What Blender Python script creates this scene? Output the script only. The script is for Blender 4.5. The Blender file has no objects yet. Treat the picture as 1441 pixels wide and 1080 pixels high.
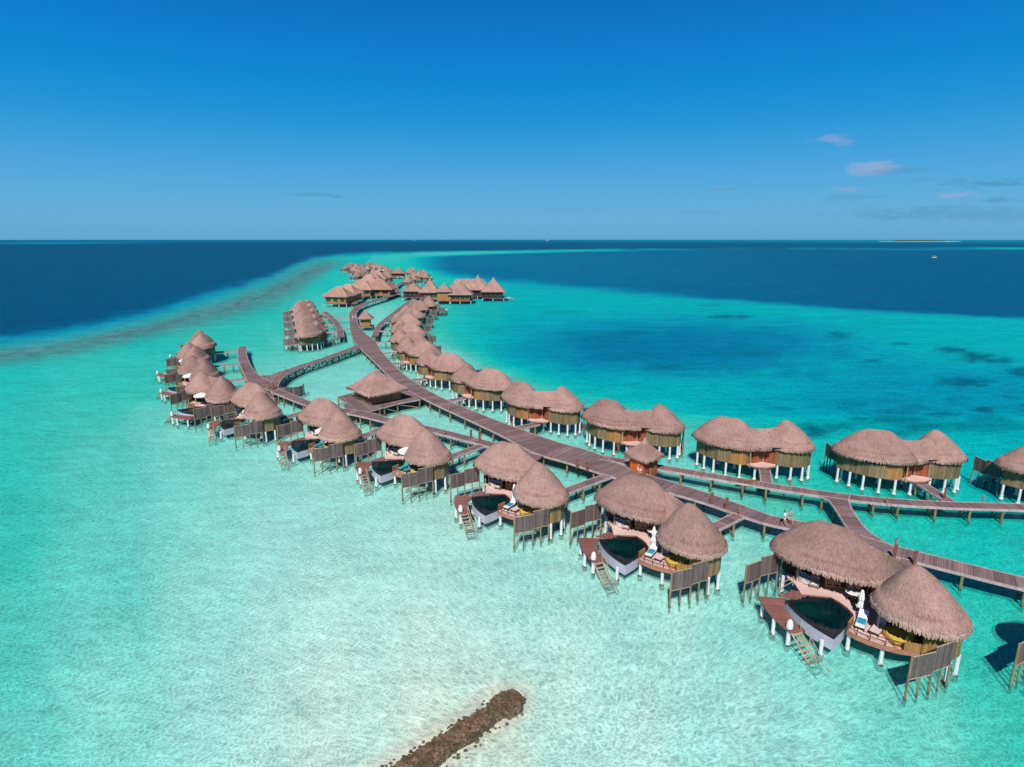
import bpy, math, random
import numpy as np
from mathutils import Vector, Matrix, noise

random.seed(7)
R = math.radians
scene = bpy.context.scene
COL = scene.collection

# ------------------------------------------------------------------ camera model (used to survey ground points off the photo)
F = 850.0; HC = 32.0
PITCH = math.atan((540 - 336.5) / F)

def G(px, py, z=0.0):
    x = (px - 720.5) / F; y = -(py - 540) / F
    dx = x; dy = math.cos(PITCH) + y * math.sin(PITCH); dz = -math.sin(PITCH) + y * math.cos(PITCH)
    t = (z - HC) / dz
    return (dx * t, dy * t)

def lin(r, g, b):
    f = lambda c: (c / 255 / 12.92) if c / 255 <= 0.04045 else ((c / 255 + 0.055) / 1.055) ** 2.4
    return (f(r), f(g), f(b), 1.0)

# ------------------------------------------------------------------ mesh helper
class MB:
    def __init__(s):
        s.v = []; s.f = []; s.uv = []; s.mi = []
    def face(s, pts, uvs=None, mi=0):
        b = len(s.v); s.v.extend(pts); s.f.append(tuple(range(b, b + len(pts))))
        if uvs is None: uvs = [(p[0], p[1]) for p in pts]
        s.uv.extend(uvs); s.mi.append(mi)
    def prism(s, poly, z0, z1, mi=0, side_mi=None, uvrot=0.0):
        if side_mi is None: side_mi = mi
        c, sn = math.cos(uvrot), math.sin(uvrot)
        uvf = lambda p: (p[0] * c + p[1] * sn, -p[0] * sn + p[1] * c)
        s.face([(x, y, z1) for x, y in poly], [uvf(p) for p in poly], mi)
        s.face([(x, y, z0) for x, y in reversed(poly)], [uvf(p) for p in reversed(poly)], mi)
        d = 0.0
        for i in range(len(poly)):
            a = poly[i]; b = poly[(i + 1) % len(poly)]
            L = math.hypot(a[0] - b[0], a[1] - b[1])
            s.face([(a[0], a[1], z0), (b[0], b[1], z0), (b[0], b[1], z1), (a[0], a[1], z1)], [(d, z0), (d + L, z0), (d + L, z1), (d, z1)], side_mi)
            d += L
    def box(s, c, size, rz=0.0, mi=0):
        hx, hy, hz = size[0] / 2, size[1] / 2, size[2] / 2
        cs, sn = math.cos(rz), math.sin(rz)
        poly = [(c[0] + x * cs - y * sn, c[1] + x * sn + y * cs) for x, y in ((-hx, -hy), (hx, -hy), (hx, hy), (-hx, hy))]
        s.prism(poly, c[2] - hz, c[2] + hz, mi, uvrot=rz)
    def tube(s, p, q, r0, r1=None, n=8, mi=0, caps=True):
        if r1 is None: r1 = r0
        p = Vector(p); q = Vector(q); d = (q - p); L = d.length
        if L < 1e-6: return
        d.normalize()
        a = Vector((0, 0, 1)) if abs(d.z) < 0.9 else Vector((1, 0, 0))
        u = d.cross(a).normalized(); w = d.cross(u)
        A = [p + (u * math.cos(t) + w * math.sin(t)) * r0 for t in [2 * math.pi * i / n for i in range(n)]]
        B = [q + (u * math.cos(t) + w * math.sin(t)) * r1 for t in [2 * math.pi * i / n for i in range(n)]]
        for i in range(n):
            j = (i + 1) % n
            s.face([tuple(A[i]), tuple(A[j]), tuple(B[j]), tuple(B[i])], [(0, i / n), (0, (i + 1) / n), (L, (i + 1) / n), (L, i / n)], mi)
        if caps:
            s.face([tuple(x) for x in B], None, mi); s.face([tuple(x) for x in reversed(A)], None, mi)
    def lathe(s, c, prof, n=12, mi=0, sx=1.0, sy=1.0):
        for k in range(len(prof) - 1):
            (r0, z0), (r1, z1) = prof[k], prof[k + 1]
            for i in range(n):
                a, b = 2 * math.pi * i / n, 2 * math.pi * (i + 1) / n
                s.face([(c[0] + r0 * math.cos(a) * sx, c[1] + r0 * math.sin(a) * sy, c[2] + z0), (c[0] + r0 * math.cos(b) * sx, c[1] + r0 * math.sin(b) * sy, c[2] + z0),
                        (c[0] + r1 * math.cos(b) * sx, c[1] + r1 * math.sin(b) * sy, c[2] + z1), (c[0] + r1 * math.cos(a) * sx, c[1] + r1 * math.sin(a) * sy, c[2] + z1)],
                       [(i / n, z0), ((i + 1) / n, z0), ((i + 1) / n, z1), (i / n, z1)], mi)
    def grid(s, rows, uvrows, closed=True, mi=0):
        for k in range(len(rows) - 1):
            A, B = rows[k], rows[k + 1]; UA, UB = uvrows[k], uvrows[k + 1]
            n = len(A)
            for i in range(n if closed else n - 1):
                j = (i + 1) % n
                ua, ub, uc, ud = UA[i], (UA[i + 1] if i + 1 < len(UA) else UA[j]), (UB[i + 1] if i + 1 < len(UB) else UB[j]), UB[i]
                s.face([A[i], A[j], B[j], B[i]], [ua, ub, uc, ud], mi)
    def map(s, fn):
        s.v = [fn(p) for p in s.v]; return s
    def build(s, name, mats, parent=None, smooth=False, merge=False):
        if not isinstance(mats, (list, tuple)): mats = [mats]
        me = bpy.data.meshes.new(name)
        me.from_pydata([tuple(p) for p in s.v], [], s.f)
        uvl = me.uv_layers.new(name="UVMap")
        flat = np.array(s.uv, dtype=np.float32).ravel()
        uvl.data.foreach_set("uv", flat)
        me.polygons.foreach_set("material_index", s.mi)
        for m in mats: me.materials.append(m)
        if merge:
            import bmesh
            bm = bmesh.new(); bm.from_mesh(me)
            bmesh.ops.remove_doubles(bm, verts=bm.verts, dist=0.0008)
            bmesh.ops.recalc_face_normals(bm, faces=bm.faces)
            bm.to_mesh(me); bm.free()
        if smooth: me.polygons.foreach_set("use_smooth", [True] * len(me.polygons))
        me.update()
        o = bpy.data.objects.new(name, me); COL.objects.link(o)
        if parent is not None: o.parent = parent
        return o

def tag(o, label=None, cat=None, group=None, kind=None):
    if label: o["label"] = label
    if cat: o["category"] = cat
    if group: o["group"] = group
    if kind: o["kind"] = kind
    return o

def empty(name, loc=(0, 0, 0), rz=0.0):
    o = bpy.data.objects.new(name, None); COL.objects.link(o)
    o.location = loc; o.rotation_euler = (0, 0, rz); o.empty_display_size = 0.2
    return o

def kids(o): return [c for c in bpy.data.objects if c.parent is o]

def copy_tree(o, parent=None):
    ch = list(o.children)
    c = o.copy(); COL.objects.link(c)
    if parent is not None: c.parent = parent
    for k in ch: copy_tree(k, c)
    return c

# ------------------------------------------------------------------ materials
def new_mat(name):
    m = bpy.data.materials.new(name); m.use_nodes = True
    nt = m.node_tree; nt.nodes.clear()
    out = nt.nodes.new("ShaderNodeOutputMaterial")
    return m, nt, out

class N:
    def __init__(s, nt): s.nt = nt
    def add(s, typ, **kw):
        n = s.nt.nodes.new(typ)
        for k, v in kw.items(): setattr(n, k, v)
        return n
    def link(s, a, b): s.nt.links.new(a, b)
    def val(s, sock, v):
        if hasattr(v, "is_linked") or isinstance(v, bpy.types.NodeSocket): s.link(v, sock)
        else: sock.default_value = v
    def math(s, op, a, b=0.0, c=None, clamp=False):
        n = s.add("ShaderNodeMath", operation=op, use_clamp=clamp)
        s.val(n.inputs[0], a); s.val(n.inputs[1], b)
        if c is not None: s.val(n.inputs[2], c)
        return n.outputs[0]
    def mix(s, f, a, b, blend='MIX'):
        n = s.add("ShaderNodeMix", data_type='RGBA', blend_type=blend)
        s.val(n.inputs[0], f); s.val(n.inputs[6], a); s.val(n.inputs[7], b)
        return n.outputs[2]
    def noise(s, vec, scale, detail=3.0, rough=0.55, dist=0.0):
        n = s.add("ShaderNodeTexNoise")
        s.link(vec, n.inputs["Vector"]); n.inputs["Scale"].default_value = scale
        n.inputs["Detail"].default_value = detail; n.inputs["Roughness"].default_value = rough
        n.inputs["Distortion"].default_value = dist
        return n.outputs[0]
    def mapping(s, vec, scale=(1, 1, 1), rot=(0, 0, 0), loc=(0, 0, 0)):
        n = s.add("ShaderNodeMapping"); s.link(vec, n.inputs[0])
        n.inputs["Scale"].default_value = scale; n.inputs["Rotation"].default_value = rot; n.inputs["Location"].default_value = loc
        return n.outputs[0]
    def maprange(s, v, a, b, c=0.0, d=1.0, smooth=False):
        n = s.add("ShaderNodeMapRange"); s.val(n.inputs[0], v)
        if smooth: n.interpolation_type = 'SMOOTHSTEP'
        for i, x in enumerate((a, b, c, d)): n.inputs[i + 1].default_value = x
        return n.outputs[0]
    def ramp(s, v, stops):
        n = s.add("ShaderNodeValToRGB"); s.val(n.inputs[0], v)
        e = n.color_ramp.elements
        while len(e) < len(stops): e.new(0.5)
        for i, (p, c) in enumerate(stops): e[i].position = p; e[i].color = c
        return n.outputs[0]
    def objvec(s):
        tc = s.add("ShaderNodeTexCoord"); oi = s.add("ShaderNodeObjectInfo")
        sc = s.add("ShaderNodeVectorMath", operation='SCALE')
        cb = s.add("ShaderNodeCombineXYZ")
        s.link(oi.outputs["Random"], cb.inputs[0]); s.link(oi.outputs["Random"], cb.inputs[1])
        s.link(cb.outputs[0], sc.inputs[0]); sc.inputs["Scale"].default_value = 43.0
        ad = s.add("ShaderNodeVectorMath", operation='ADD')
        s.link(tc.outputs["Object"], ad.inputs[0]); s.link(sc.outputs[0], ad.inputs[1])
        return ad.outputs[0], oi.outputs["Random"], tc
    def uv(s):
        return s.add("ShaderNodeTexCoord").outputs["UV"]

def finish(n, out, color, rough=0.8, bump=None, bstr=0.3, bdist=0.03, spec=0.3, metallic=0.0):
    b = n.add("ShaderNodeBsdfPrincipled")
    n.val(b.inputs["Base Color"], color); n.val(b.inputs["Roughness"], rough)
    b.inputs["Specular IOR Level"].default_value = spec; b.inputs["Metallic"].default_value = metallic
    if bump is not None:
        bp = n.add("ShaderNodeBump"); bp.inputs["Strength"].default_value = bstr; bp.inputs["Distance"].default_value = bdist
        n.link(bump, bp.inputs["Height"]); n.link(bp.outputs[0], b.inputs["Normal"])
    n.link(b.outputs[0], out.inputs[0])
    return b

def mat_plain(name, col, rough=0.7, var=0.15, scale=3.0, spec=0.3):
    m, nt, out = new_mat(name); n = N(nt)
    vec, rnd, tc = n.objvec()
    ns = n.noise(vec, scale, 4.0)
    f = n.maprange(ns, 0.3, 0.7, 1 - var, 1 + var)
    c = n.mix(1.0, col, n_rgb(n, f), 'MULTIPLY')
    finish(n, out, c, rough, ns, 0.15, 0.01, spec)
    return m

def n_rgb(n, f):
    cb = n.add("ShaderNodeCombineColor")
    for i in range(3): n.link(f, cb.inputs[i])
    return cb.outputs[0]

def mat_thatch(name, light, dark, fringe=False):
    m, nt, out = new_mat(name); n = N(nt)
    vec, rnd, tc = n.objvec()
    uv = tc.outputs["UV"]
    shift = n.add("ShaderNodeVectorMath", operation='ADD'); n.link(uv, shift.inputs[0])
    cb = n.add("ShaderNodeCombineXYZ"); n.link(n.math('MULTIPLY', rnd, 50.0), cb.inputs[0]); n.link(cb.outputs[0], shift.inputs[1])
    st = n.noise(n.mapping(shift.outputs[0], (9, 1.3, 1)), 1.0, 5.0, 0.65)
    st2 = n.noise(n.mapping(shift.outputs[0], (26, 4.5, 1)), 1.0, 3.0, 0.6)
    cl = n.noise(vec, 0.45, 3.0)
    fine = n.noise(vec, 7.0, 4.0, 0.7)
    t = n.math('ADD', n.math('MULTIPLY', st, 0.42), n.math('MULTIPLY', st2, 0.33))
    t = n.math('ADD', t, n.math('MULTIPLY', fine, 0.25))
    t = n.maprange(t, 0.38, 0.62)
    c = n.mix(t, dark, light)
    # courses of thatch: faint rows down the slope
    sp = n.add("ShaderNodeSeparateXYZ"); n.link(uv, sp.inputs[0])
    row = n.math('FRACT', n.math('ADD', n.math('MULTIPLY', sp.outputs[1], 1.6), n.math('MULTIPLY', cl, 0.5)))
    rowd = n.maprange(row, 0.0, 0.12, 0.86, 1.0)
    c = n.mix(1.0, c, n_rgb(n, rowd), 'MULTIPLY')
    big = n.maprange(cl, 0.3, 0.7, 0.80, 1.16)
    c = n.mix(1.0, c, n_rgb(n, big), 'MULTIPLY')
    wea = n.noise(vec, 0.9, 3.0, 0.6)
    c = n.mix(n.maprange(wea, 0.52, 0.68, 0.0, 0.4), c, (0.34, 0.24, 0.21, 1))
    age = n.maprange(rnd, 0.0, 1.0, 0.84, 1.12)
    c = n.mix(1.0, c, n_rgb(n, age), 'MULTIPLY')
    h = n.math('ADD', n.math('MULTIPLY', st2, 0.6), n.math('ADD', n.math('MULTIPLY', fine, 0.8), n.math('MULTIPLY', rowd, 0.5)))
    finish(n, out, c, 0.95, h, 0.55, 0.07, 0.1)
    return m

def mat_planks(name, light, dark, width=0.2, axis=0, gap=0.08, groups=0.0, rough=0.8, wetz=None, bstr=0.4, varamt=1.0):
    """boards running across the given uv axis, each with a tone of its own"""
    m, nt, out = new_mat(name); n = N(nt)
    vec, rnd, tc = n.objvec()
    sp = n.add("ShaderNodeSeparateXYZ"); n.link(tc.outputs["UV"], sp.inputs[0])
    x = n.math('DIVIDE', sp.outputs[axis], width)
    idx = n.math('FLOOR', x); fr = n.math('FRACT', x)
    wn = n.add("ShaderNodeTexWhiteNoise", noise_dimensions='2D')
    cb = n.add("ShaderNodeCombineXYZ"); n.link(idx, cb.inputs[0]); n.link(rnd, cb.inputs[1]); n.link(cb.outputs[0], wn.inputs["Vector"])
    grain = n.noise(vec, 5.0, 4.0, 0.65)
    big = n.noise(vec, 0.5, 3.0)
    t = n.math('ADD', n.math('MULTIPLY', wn.outputs[0], 0.55 * varamt), n.math('MULTIPLY', n.maprange(grain, 0.3, 0.7), 0.45))
    c = n.mix(t, dark, light)
    edge = n.math('MINIMUM', fr, n.math('SUBTRACT', 1.0, fr))
    g = n.maprange(edge, gap * 0.4, gap, 0.35, 1.0)
    if groups > 0:
        x2 = n.math('FRACT', n.math('DIVIDE', sp.outputs[axis], groups))
        g2 = n.maprange(n.math('MINIMUM', x2, n.math('SUBTRACT', 1.0, x2)), 0.01, 0.05, 0.62, 1.0)
        g = n.math('MULTIPLY', g, g2)
        w2 = n.add("ShaderNodeTexWhiteNoise", noise_dimensions='1D')
        n.link(n.math('FLOOR', n.math('DIVIDE', sp.outputs[axis], groups)), w2.inputs["W"])
        g = n.math('MULTIPLY', g, n.maprange(w2.outputs[0], 0, 1, 0.76, 1.14))
    c = n.mix(1.0, c, n_rgb(n, g), 'MULTIPLY')
    c = n.mix(1.0, c, n_rgb(n, n.maprange(big, 0.3, 0.7, 0.85, 1.12)), 'MULTIPLY')
    finish(n, out, c, rough, n.math('ADD', g, n.math('MULTIPLY', grain, 0.3)), bstr, 0.02, 0.2)
    return m

def mat_pile(name, col, wet, lo=-0.1, hi=0.45, rough=0.7, grime=0.2):
    """posts standing in the sea: weed and damp grow on their feet"""
    m, nt, out = new_mat(name); n = N(nt)
    geo = n.add("ShaderNodeNewGeometry")
    sp = n.add("ShaderNodeSeparateXYZ"); n.link(geo.outputs["Position"], sp.inputs[0])
    ns = n.noise(geo.outputs["Position"], 3.0, 4.0)
    z = n.math('ADD', sp.outputs[2], n.math('MULTIPLY', ns, 0.5))
    f = n.maprange(z, lo + 0.2, hi + 0.25)
    c = n.mix(f, wet, col)
    st = n.noise(n.mapping(geo.outputs["Position"], (6, 6, 0.8)), 1.0, 4.0)
    c = n.mix(1.0, c, n_rgb(n, n.maprange(st, 0.3, 0.7, 1 - grime, 1 + grime * 0.5)), 'MULTIPLY')
    finish(n, out, c, rough, st, 0.3, 0.02, 0.3)
    return m

M = {}
M['thatch'] = mat_thatch("thatch", (0.55, 0.338, 0.292, 1), (0.18, 0.102, 0.087, 1))
M['fringe'] = mat_thatch("thatch_fringe", (0.60, 0.41, 0.34, 1), (0.29, 0.18, 0.145, 1))
M['shingle'] = mat_thatch("spa_thatch", (0.54, 0.325, 0.25, 1), (0.28, 0.155, 0.118, 1))
M['ridge'] = mat_plain("ridge_cap", (0.56, 0.40, 0.34, 1), 0.9, 0.15, 4)
M['slat'] = mat_planks("bamboo_slats", (0.36, 0.27, 0.145, 1), (0.17, 0.12, 0.065, 1), 0.16, 0, 0.12, 2.1)
M['orange'] = mat_planks("warm_timber", (0.48, 0.25, 0.095, 1), (0.30, 0.145, 0.055, 1), 0.22, 0, 0.05)
M['redwood'] = mat_planks("red_timber", (0.42, 0.13, 0.055, 1), (0.24, 0.065, 0.03, 1), 0.25, 0, 0.05)
M['deck'] = mat_planks("terrace_boards", (0.86, 0.62, 0.57, 1), (0.68, 0.46, 0.42, 1), 0.16, 0, 0.05, varamt=0.6)
M['platform'] = mat_planks("red_brown_boards", (0.36, 0.165, 0.14, 1), (0.20, 0.082, 0.07, 1), 0.15, 0, 0.1)
M['rim'] = mat_plain("timber_rim", (0.40, 0.17, 0.115, 1), 0.7, 0.2, 3)
M['walk'] = mat_planks("boardwalk_boards", (0.345, 0.23, 0.235, 1), (0.175, 0.11, 0.115, 1), 0.19, 0, 0.1, 1.55)
M['walkedge'] = mat_plain("weathered_edge", (0.47, 0.36, 0.37, 1), 0.8, 0.25, 2)
M['grey'] = mat_planks("weathered_planks", (0.27, 0.205, 0.195, 1), (0.09, 0.062, 0.062, 1), 0.17, 0, 0.1, 1.3)
M['pile'] = mat_pile("timber_pile", (0.30, 0.22, 0.12, 1), (0.035, 0.035, 0.02, 1), -0.1, 0.5, 0.8, 0.45)
M['post'] = mat_pile("white_post", (0.76, 0.75, 0.76, 1), (0.06, 0.06, 0.04, 1), 0.12, 0.22, 0.5, 0.12)
M['pale'] = mat_pile("pale_timber", (0.48, 0.36, 0.25, 1), (0.07, 0.07, 0.03, 1), -0.1, 0.5, 0.8, 0.3)
M['poolwall'] = mat_plain("pool_render", (0.50, 0.46, 0.55, 1), 0.6, 0.1, 1.5)
M['coping'] = mat_plain("dark_stone_coping", (0.016, 0.018, 0.024, 1), 0.35, 0.3, 3, 0.5)
M['tile'] = mat_plain("pool_tile", (0.006, 0.05, 0.052, 1), 0.3, 0.3, 2, 0.5)
M['gatewood'] = mat_plain("gate_timber", (0.26, 0.11, 0.075, 1), 0.8, 0.3, 5)
M['glass'] = mat_plain("tinted_glass", (0.045, 0.05, 0.05, 1), 0.08, 0.3, 1, 0.7)
M['curtain'] = mat_plain("curtain", (0.62, 0.60, 0.45, 1), 0.9, 0.1, 4)
M['dark'] = mat_plain("dark_timber", (0.05, 0.025, 0.02, 1), 0.8, 0.3, 2)  # one even near-black brown timber colour
M['frame'] = mat_plain("door_frame_timber", (0.50, 0.20, 0.075, 1), 0.6, 0.2, 4)
M['white'] = mat_plain("white_fabric", (0.82, 0.82, 0.82, 1), 0.8, 0.06, 3)
M['pinkfab'] = mat_plain("pale_pink_cushion", (0.72, 0.52, 0.55, 1), 0.9, 0.06, 3)
M['towel'] = mat_plain("blue_towel", (0.02, 0.30, 0.45, 1), 0.95, 0.12, 5)
M['tealfab'] = mat_plain("teal_cushion", (0.05, 0.30, 0.30, 1), 0.95, 0.12, 5)
M['yellow'] = mat_plain("yellow_cushion", (0.72, 0.50, 0.09, 1), 0.9, 0.1, 4)
M['wicker'] = mat_plain("dark_wicker", (0.035, 0.025, 0.022, 1), 0.8, 0.3, 20)
M['redcloth'] = mat_plain("red_cushion", (0.35, 0.035, 0.02, 1), 0.9, 0.15, 4)
M['tan'] = mat_plain("tan_wicker", (0.42, 0.28, 0.2, 1), 0.8, 0.2, 14)
M['enamel'] = mat_plain("white_enamel", (0.85, 0.84, 0.80, 1), 0.25, 0.03, 2, 0.5)
M['skin'] = mat_plain("skin", (0.52, 0.29, 0.20, 1), 0.6, 0.06, 8)
M['hair'] = mat_plain("dark_hair", (0.012, 0.009, 0.008, 1), 0.6, 0.2, 30)
M['pinkcloth'] = mat_plain("pink_cloth", (0.74, 0.22, 0.30, 1), 0.9, 0.12, 9)
M['sandcol'] = mat_plain("island_sand", (0.7, 0.66, 0.55, 1), 0.9, 0.1, 0.01)
M['palm'] = mat_plain("island_trees", (0.05, 0.08, 0.045, 1), 0.95, 0.3, 0.02)
M['logo'] = mat_plain("painted_emblem", (0.85, 0.48, 0.30, 1), 0.6, 0.05, 4)
M['panel'] = mat_plain("orange_red_panel", (0.60, 0.13, 0.035, 1), 0.6, 0.15, 3)

# pool water: dark, still
def mat_pool():
    m, nt, out = new_mat("pool_water"); n = N(nt)
    tc = n.add("ShaderNodeTexCoord")
    ns = n.noise(tc.outputs["Object"], 2.2, 3.0)
    n2 = n.noise(tc.outputs["Object"], 0.55, 2.0)
    c = n.mix(n.maprange(n2, 0.35, 0.65), (0.001, 0.010, 0.018, 1), (0.002, 0.032, 0.032, 1))
    finish(n, out, c, 0.05, ns, 0.12, 0.03, 0.5)
    return m
M['pool'] = mat_pool()

# ------------------------------------------------------------------ lagoon: depth survey
CP = [(375,1040,.05),(375,900,.08),(375,760,.12),(0,1080,.24),(0,900,.30),(0,750,.36),(0,650,.40),(0,560,.40),(0,510,.42),(150,1000,.17),(150,800,.27),(150,650,.30),(150,540,.38),(300,1000,.12),(300,850,.14),(300,750,.17),
 (250,620,.22),(200,520,.36),(200,475,.42),(450,1060,.0),(450,950,.02),(450,850,.05),(450,700,.12),(400,620,.16),(600,1040,-.04),(600,900,.02),(620,760,.07),(700,1050,-.04),(800,950,.03),(900,1050,.03),
 (950,880,.08),(1050,1000,.08),(1150,1060,.10),(1200,1000,.14),(1320,1060,.2),(1250,960,.2),(1400,1050,.27),(1440,980,.34),(1400,900,.36),(800,760,.09),(700,700,.10),(900,830,.11),(1060,860,.14),
 (1100,800,.18),(1040,790,.12),(1380,780,.42),(1300,760,.40),(1441,760,.44),(1250,730,.40),(1100,700,.30),(1100,665,.33),(1000,690,.20),(950,640,.2),(780,600,.14),(700,560,.14),(650,560,.12),(560,600,.12),
 (480,540,.15),(440,520,.2),(380,580,.18),(450,560,.14),(560,480,.14),(520,445,.14),(600,520,.13),(470,450,.28),(400,490,.28),(330,470,.38),(360,440,.42),(450,400,.42),(480,385,.38),(520,362,.33),
 (620,430,.24),(640,500,.17),(700,540,.2),(760,558,.26),(880,588,.3),(960,605,.33),(1050,600,.42),(1160,620,.48),(1170,660,.42),(1050,650,.32),(1380,640,.50),(1441,600,.54),(1300,690,.44),(1400,690,.47),
 (655,465,.40),(670,480,.50),(700,430,.47),(680,415,.42),(750,480,.60),(850,480,.64),(950,500,.66),(1050,500,.66),(1000,470,.66),(1100,480,.63),(1200,520,.64),(800,540,.54),(1000,560,.55),(720,510,.5),
 (880,560,.52),(1200,570,.56),(1320,560,.60),(1441,560,.58),(1350,500,.56),(1441,480,.47),(900,435,.52),(1100,450,.47),(1300,465,.44),(1441,455,.44),(750,408,.42),(620,395,.40),(590,372,.42)]
NAVY_L = [(-400,504),(0,478),(104,464),(208,442),(312,411),(382,390),(410,376),(440,364),(480,359),(560,356.5),(700,353),(820,351.6),(1000,350.5),(1900,349.5)]
RBOT = [(560,362),(585,372),(605,380),(640,388),(680,395),(720,398),(850,408),(1000,422),(1200,436),(1441,449),(1900,470)]
RTOP = [(560,362),(620,360),(700,357),(800,354),(1000,350),(1900,349)]
PATCH = [(1020,446,24,3,0.875),(1045,446,14,2.2,0.875),(1180,472,18,5,0.75),(1265,484,16,3,0.75),(1335,492,28,5,1),(1375,502,30,8,1),(1400,507,26,5,1),(1357,539,34,9,1),(1330,536,12,6,0.75),(1432,524,22,8,1),(1445,572,14,5,1),(1150,607,26,9,1),(1135,600,18,7,0.625),(1195,572,22,9,0.4375),(1260,580,30,7,0.625),(1265,592,45,7,0.75),(1330,583,26,5,0.75),(1385,577,24,4,1),(1300,600,40,8,0.75),(1360,600,50,8,0.625),(1225,508,18,3,0.625),(1400,600,50,9,0.5),(940,518,38,5,0.4375),(880,505,40,5,0.25),(820,470,60,6,0.2),(1350,560,20,4,0.5),(1420,560,20,4,0.5),(1000,430,20,2,0.625),(425,996,26,10,0.25),(385,1003,20,7,0.18),(1290,575,30,5,0.6),(1180,600,34,7,0.7),(1250,610,36,6,0.7),(1390,590,40,6,0.6),(1100,575,20,4,0.4),(1210,590,18,4,0.6),(790,440,30,3,0.35),(870,470,40,4,0.3),(700,465,18,3,0.25)]

def sheet_xy(r, a): return (r * np.sin(a), r * np.cos(a))

def to_px(X, Y, Z=0.0):
    z = Z - HC
    d = Y * math.cos(PITCH) - z * math.sin(PITCH); u = Y * math.sin(PITCH) + z * math.cos(PITCH)
    d = np.maximum(d, 4.0)
    return 720.5 + F * X / d, 540 - F * u / d

def sstep(a, b, x):
    t = np.clip((x - a) / (b - a), 0, 1); return t * t * (3 - 2 * t)

def vnoise(X, Y, seed=0):
    """cheap smooth value noise on arrays"""
    def h(i, j):
        v = np.sin(i * 127.1 + j * 311.7 + seed * 17.3) * 43758.5453
        return v - np.floor(v)
    xi, yi = np.floor(X), np.floor(Y); fx, fy = X - xi, Y - yi
    fx = fx * fx * (3 - 2 * fx); fy = fy * fy * (3 - 2 * fy)
    return (h(xi, yi) * (1 - fx) + h(xi + 1, yi) * fx) * (1 - fy) + (h(xi, yi + 1) * (1 - fx) + h(xi + 1, yi + 1) * fx) * fy

def fbm(X, Y, seed=0, o=4):
    s = 0; a = 0.5
    for k in range(o):
        s = s + a * vnoise(X, Y, seed + k); X = X * 2.03; Y = Y * 2.03; a *= 0.5
    return s

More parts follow.
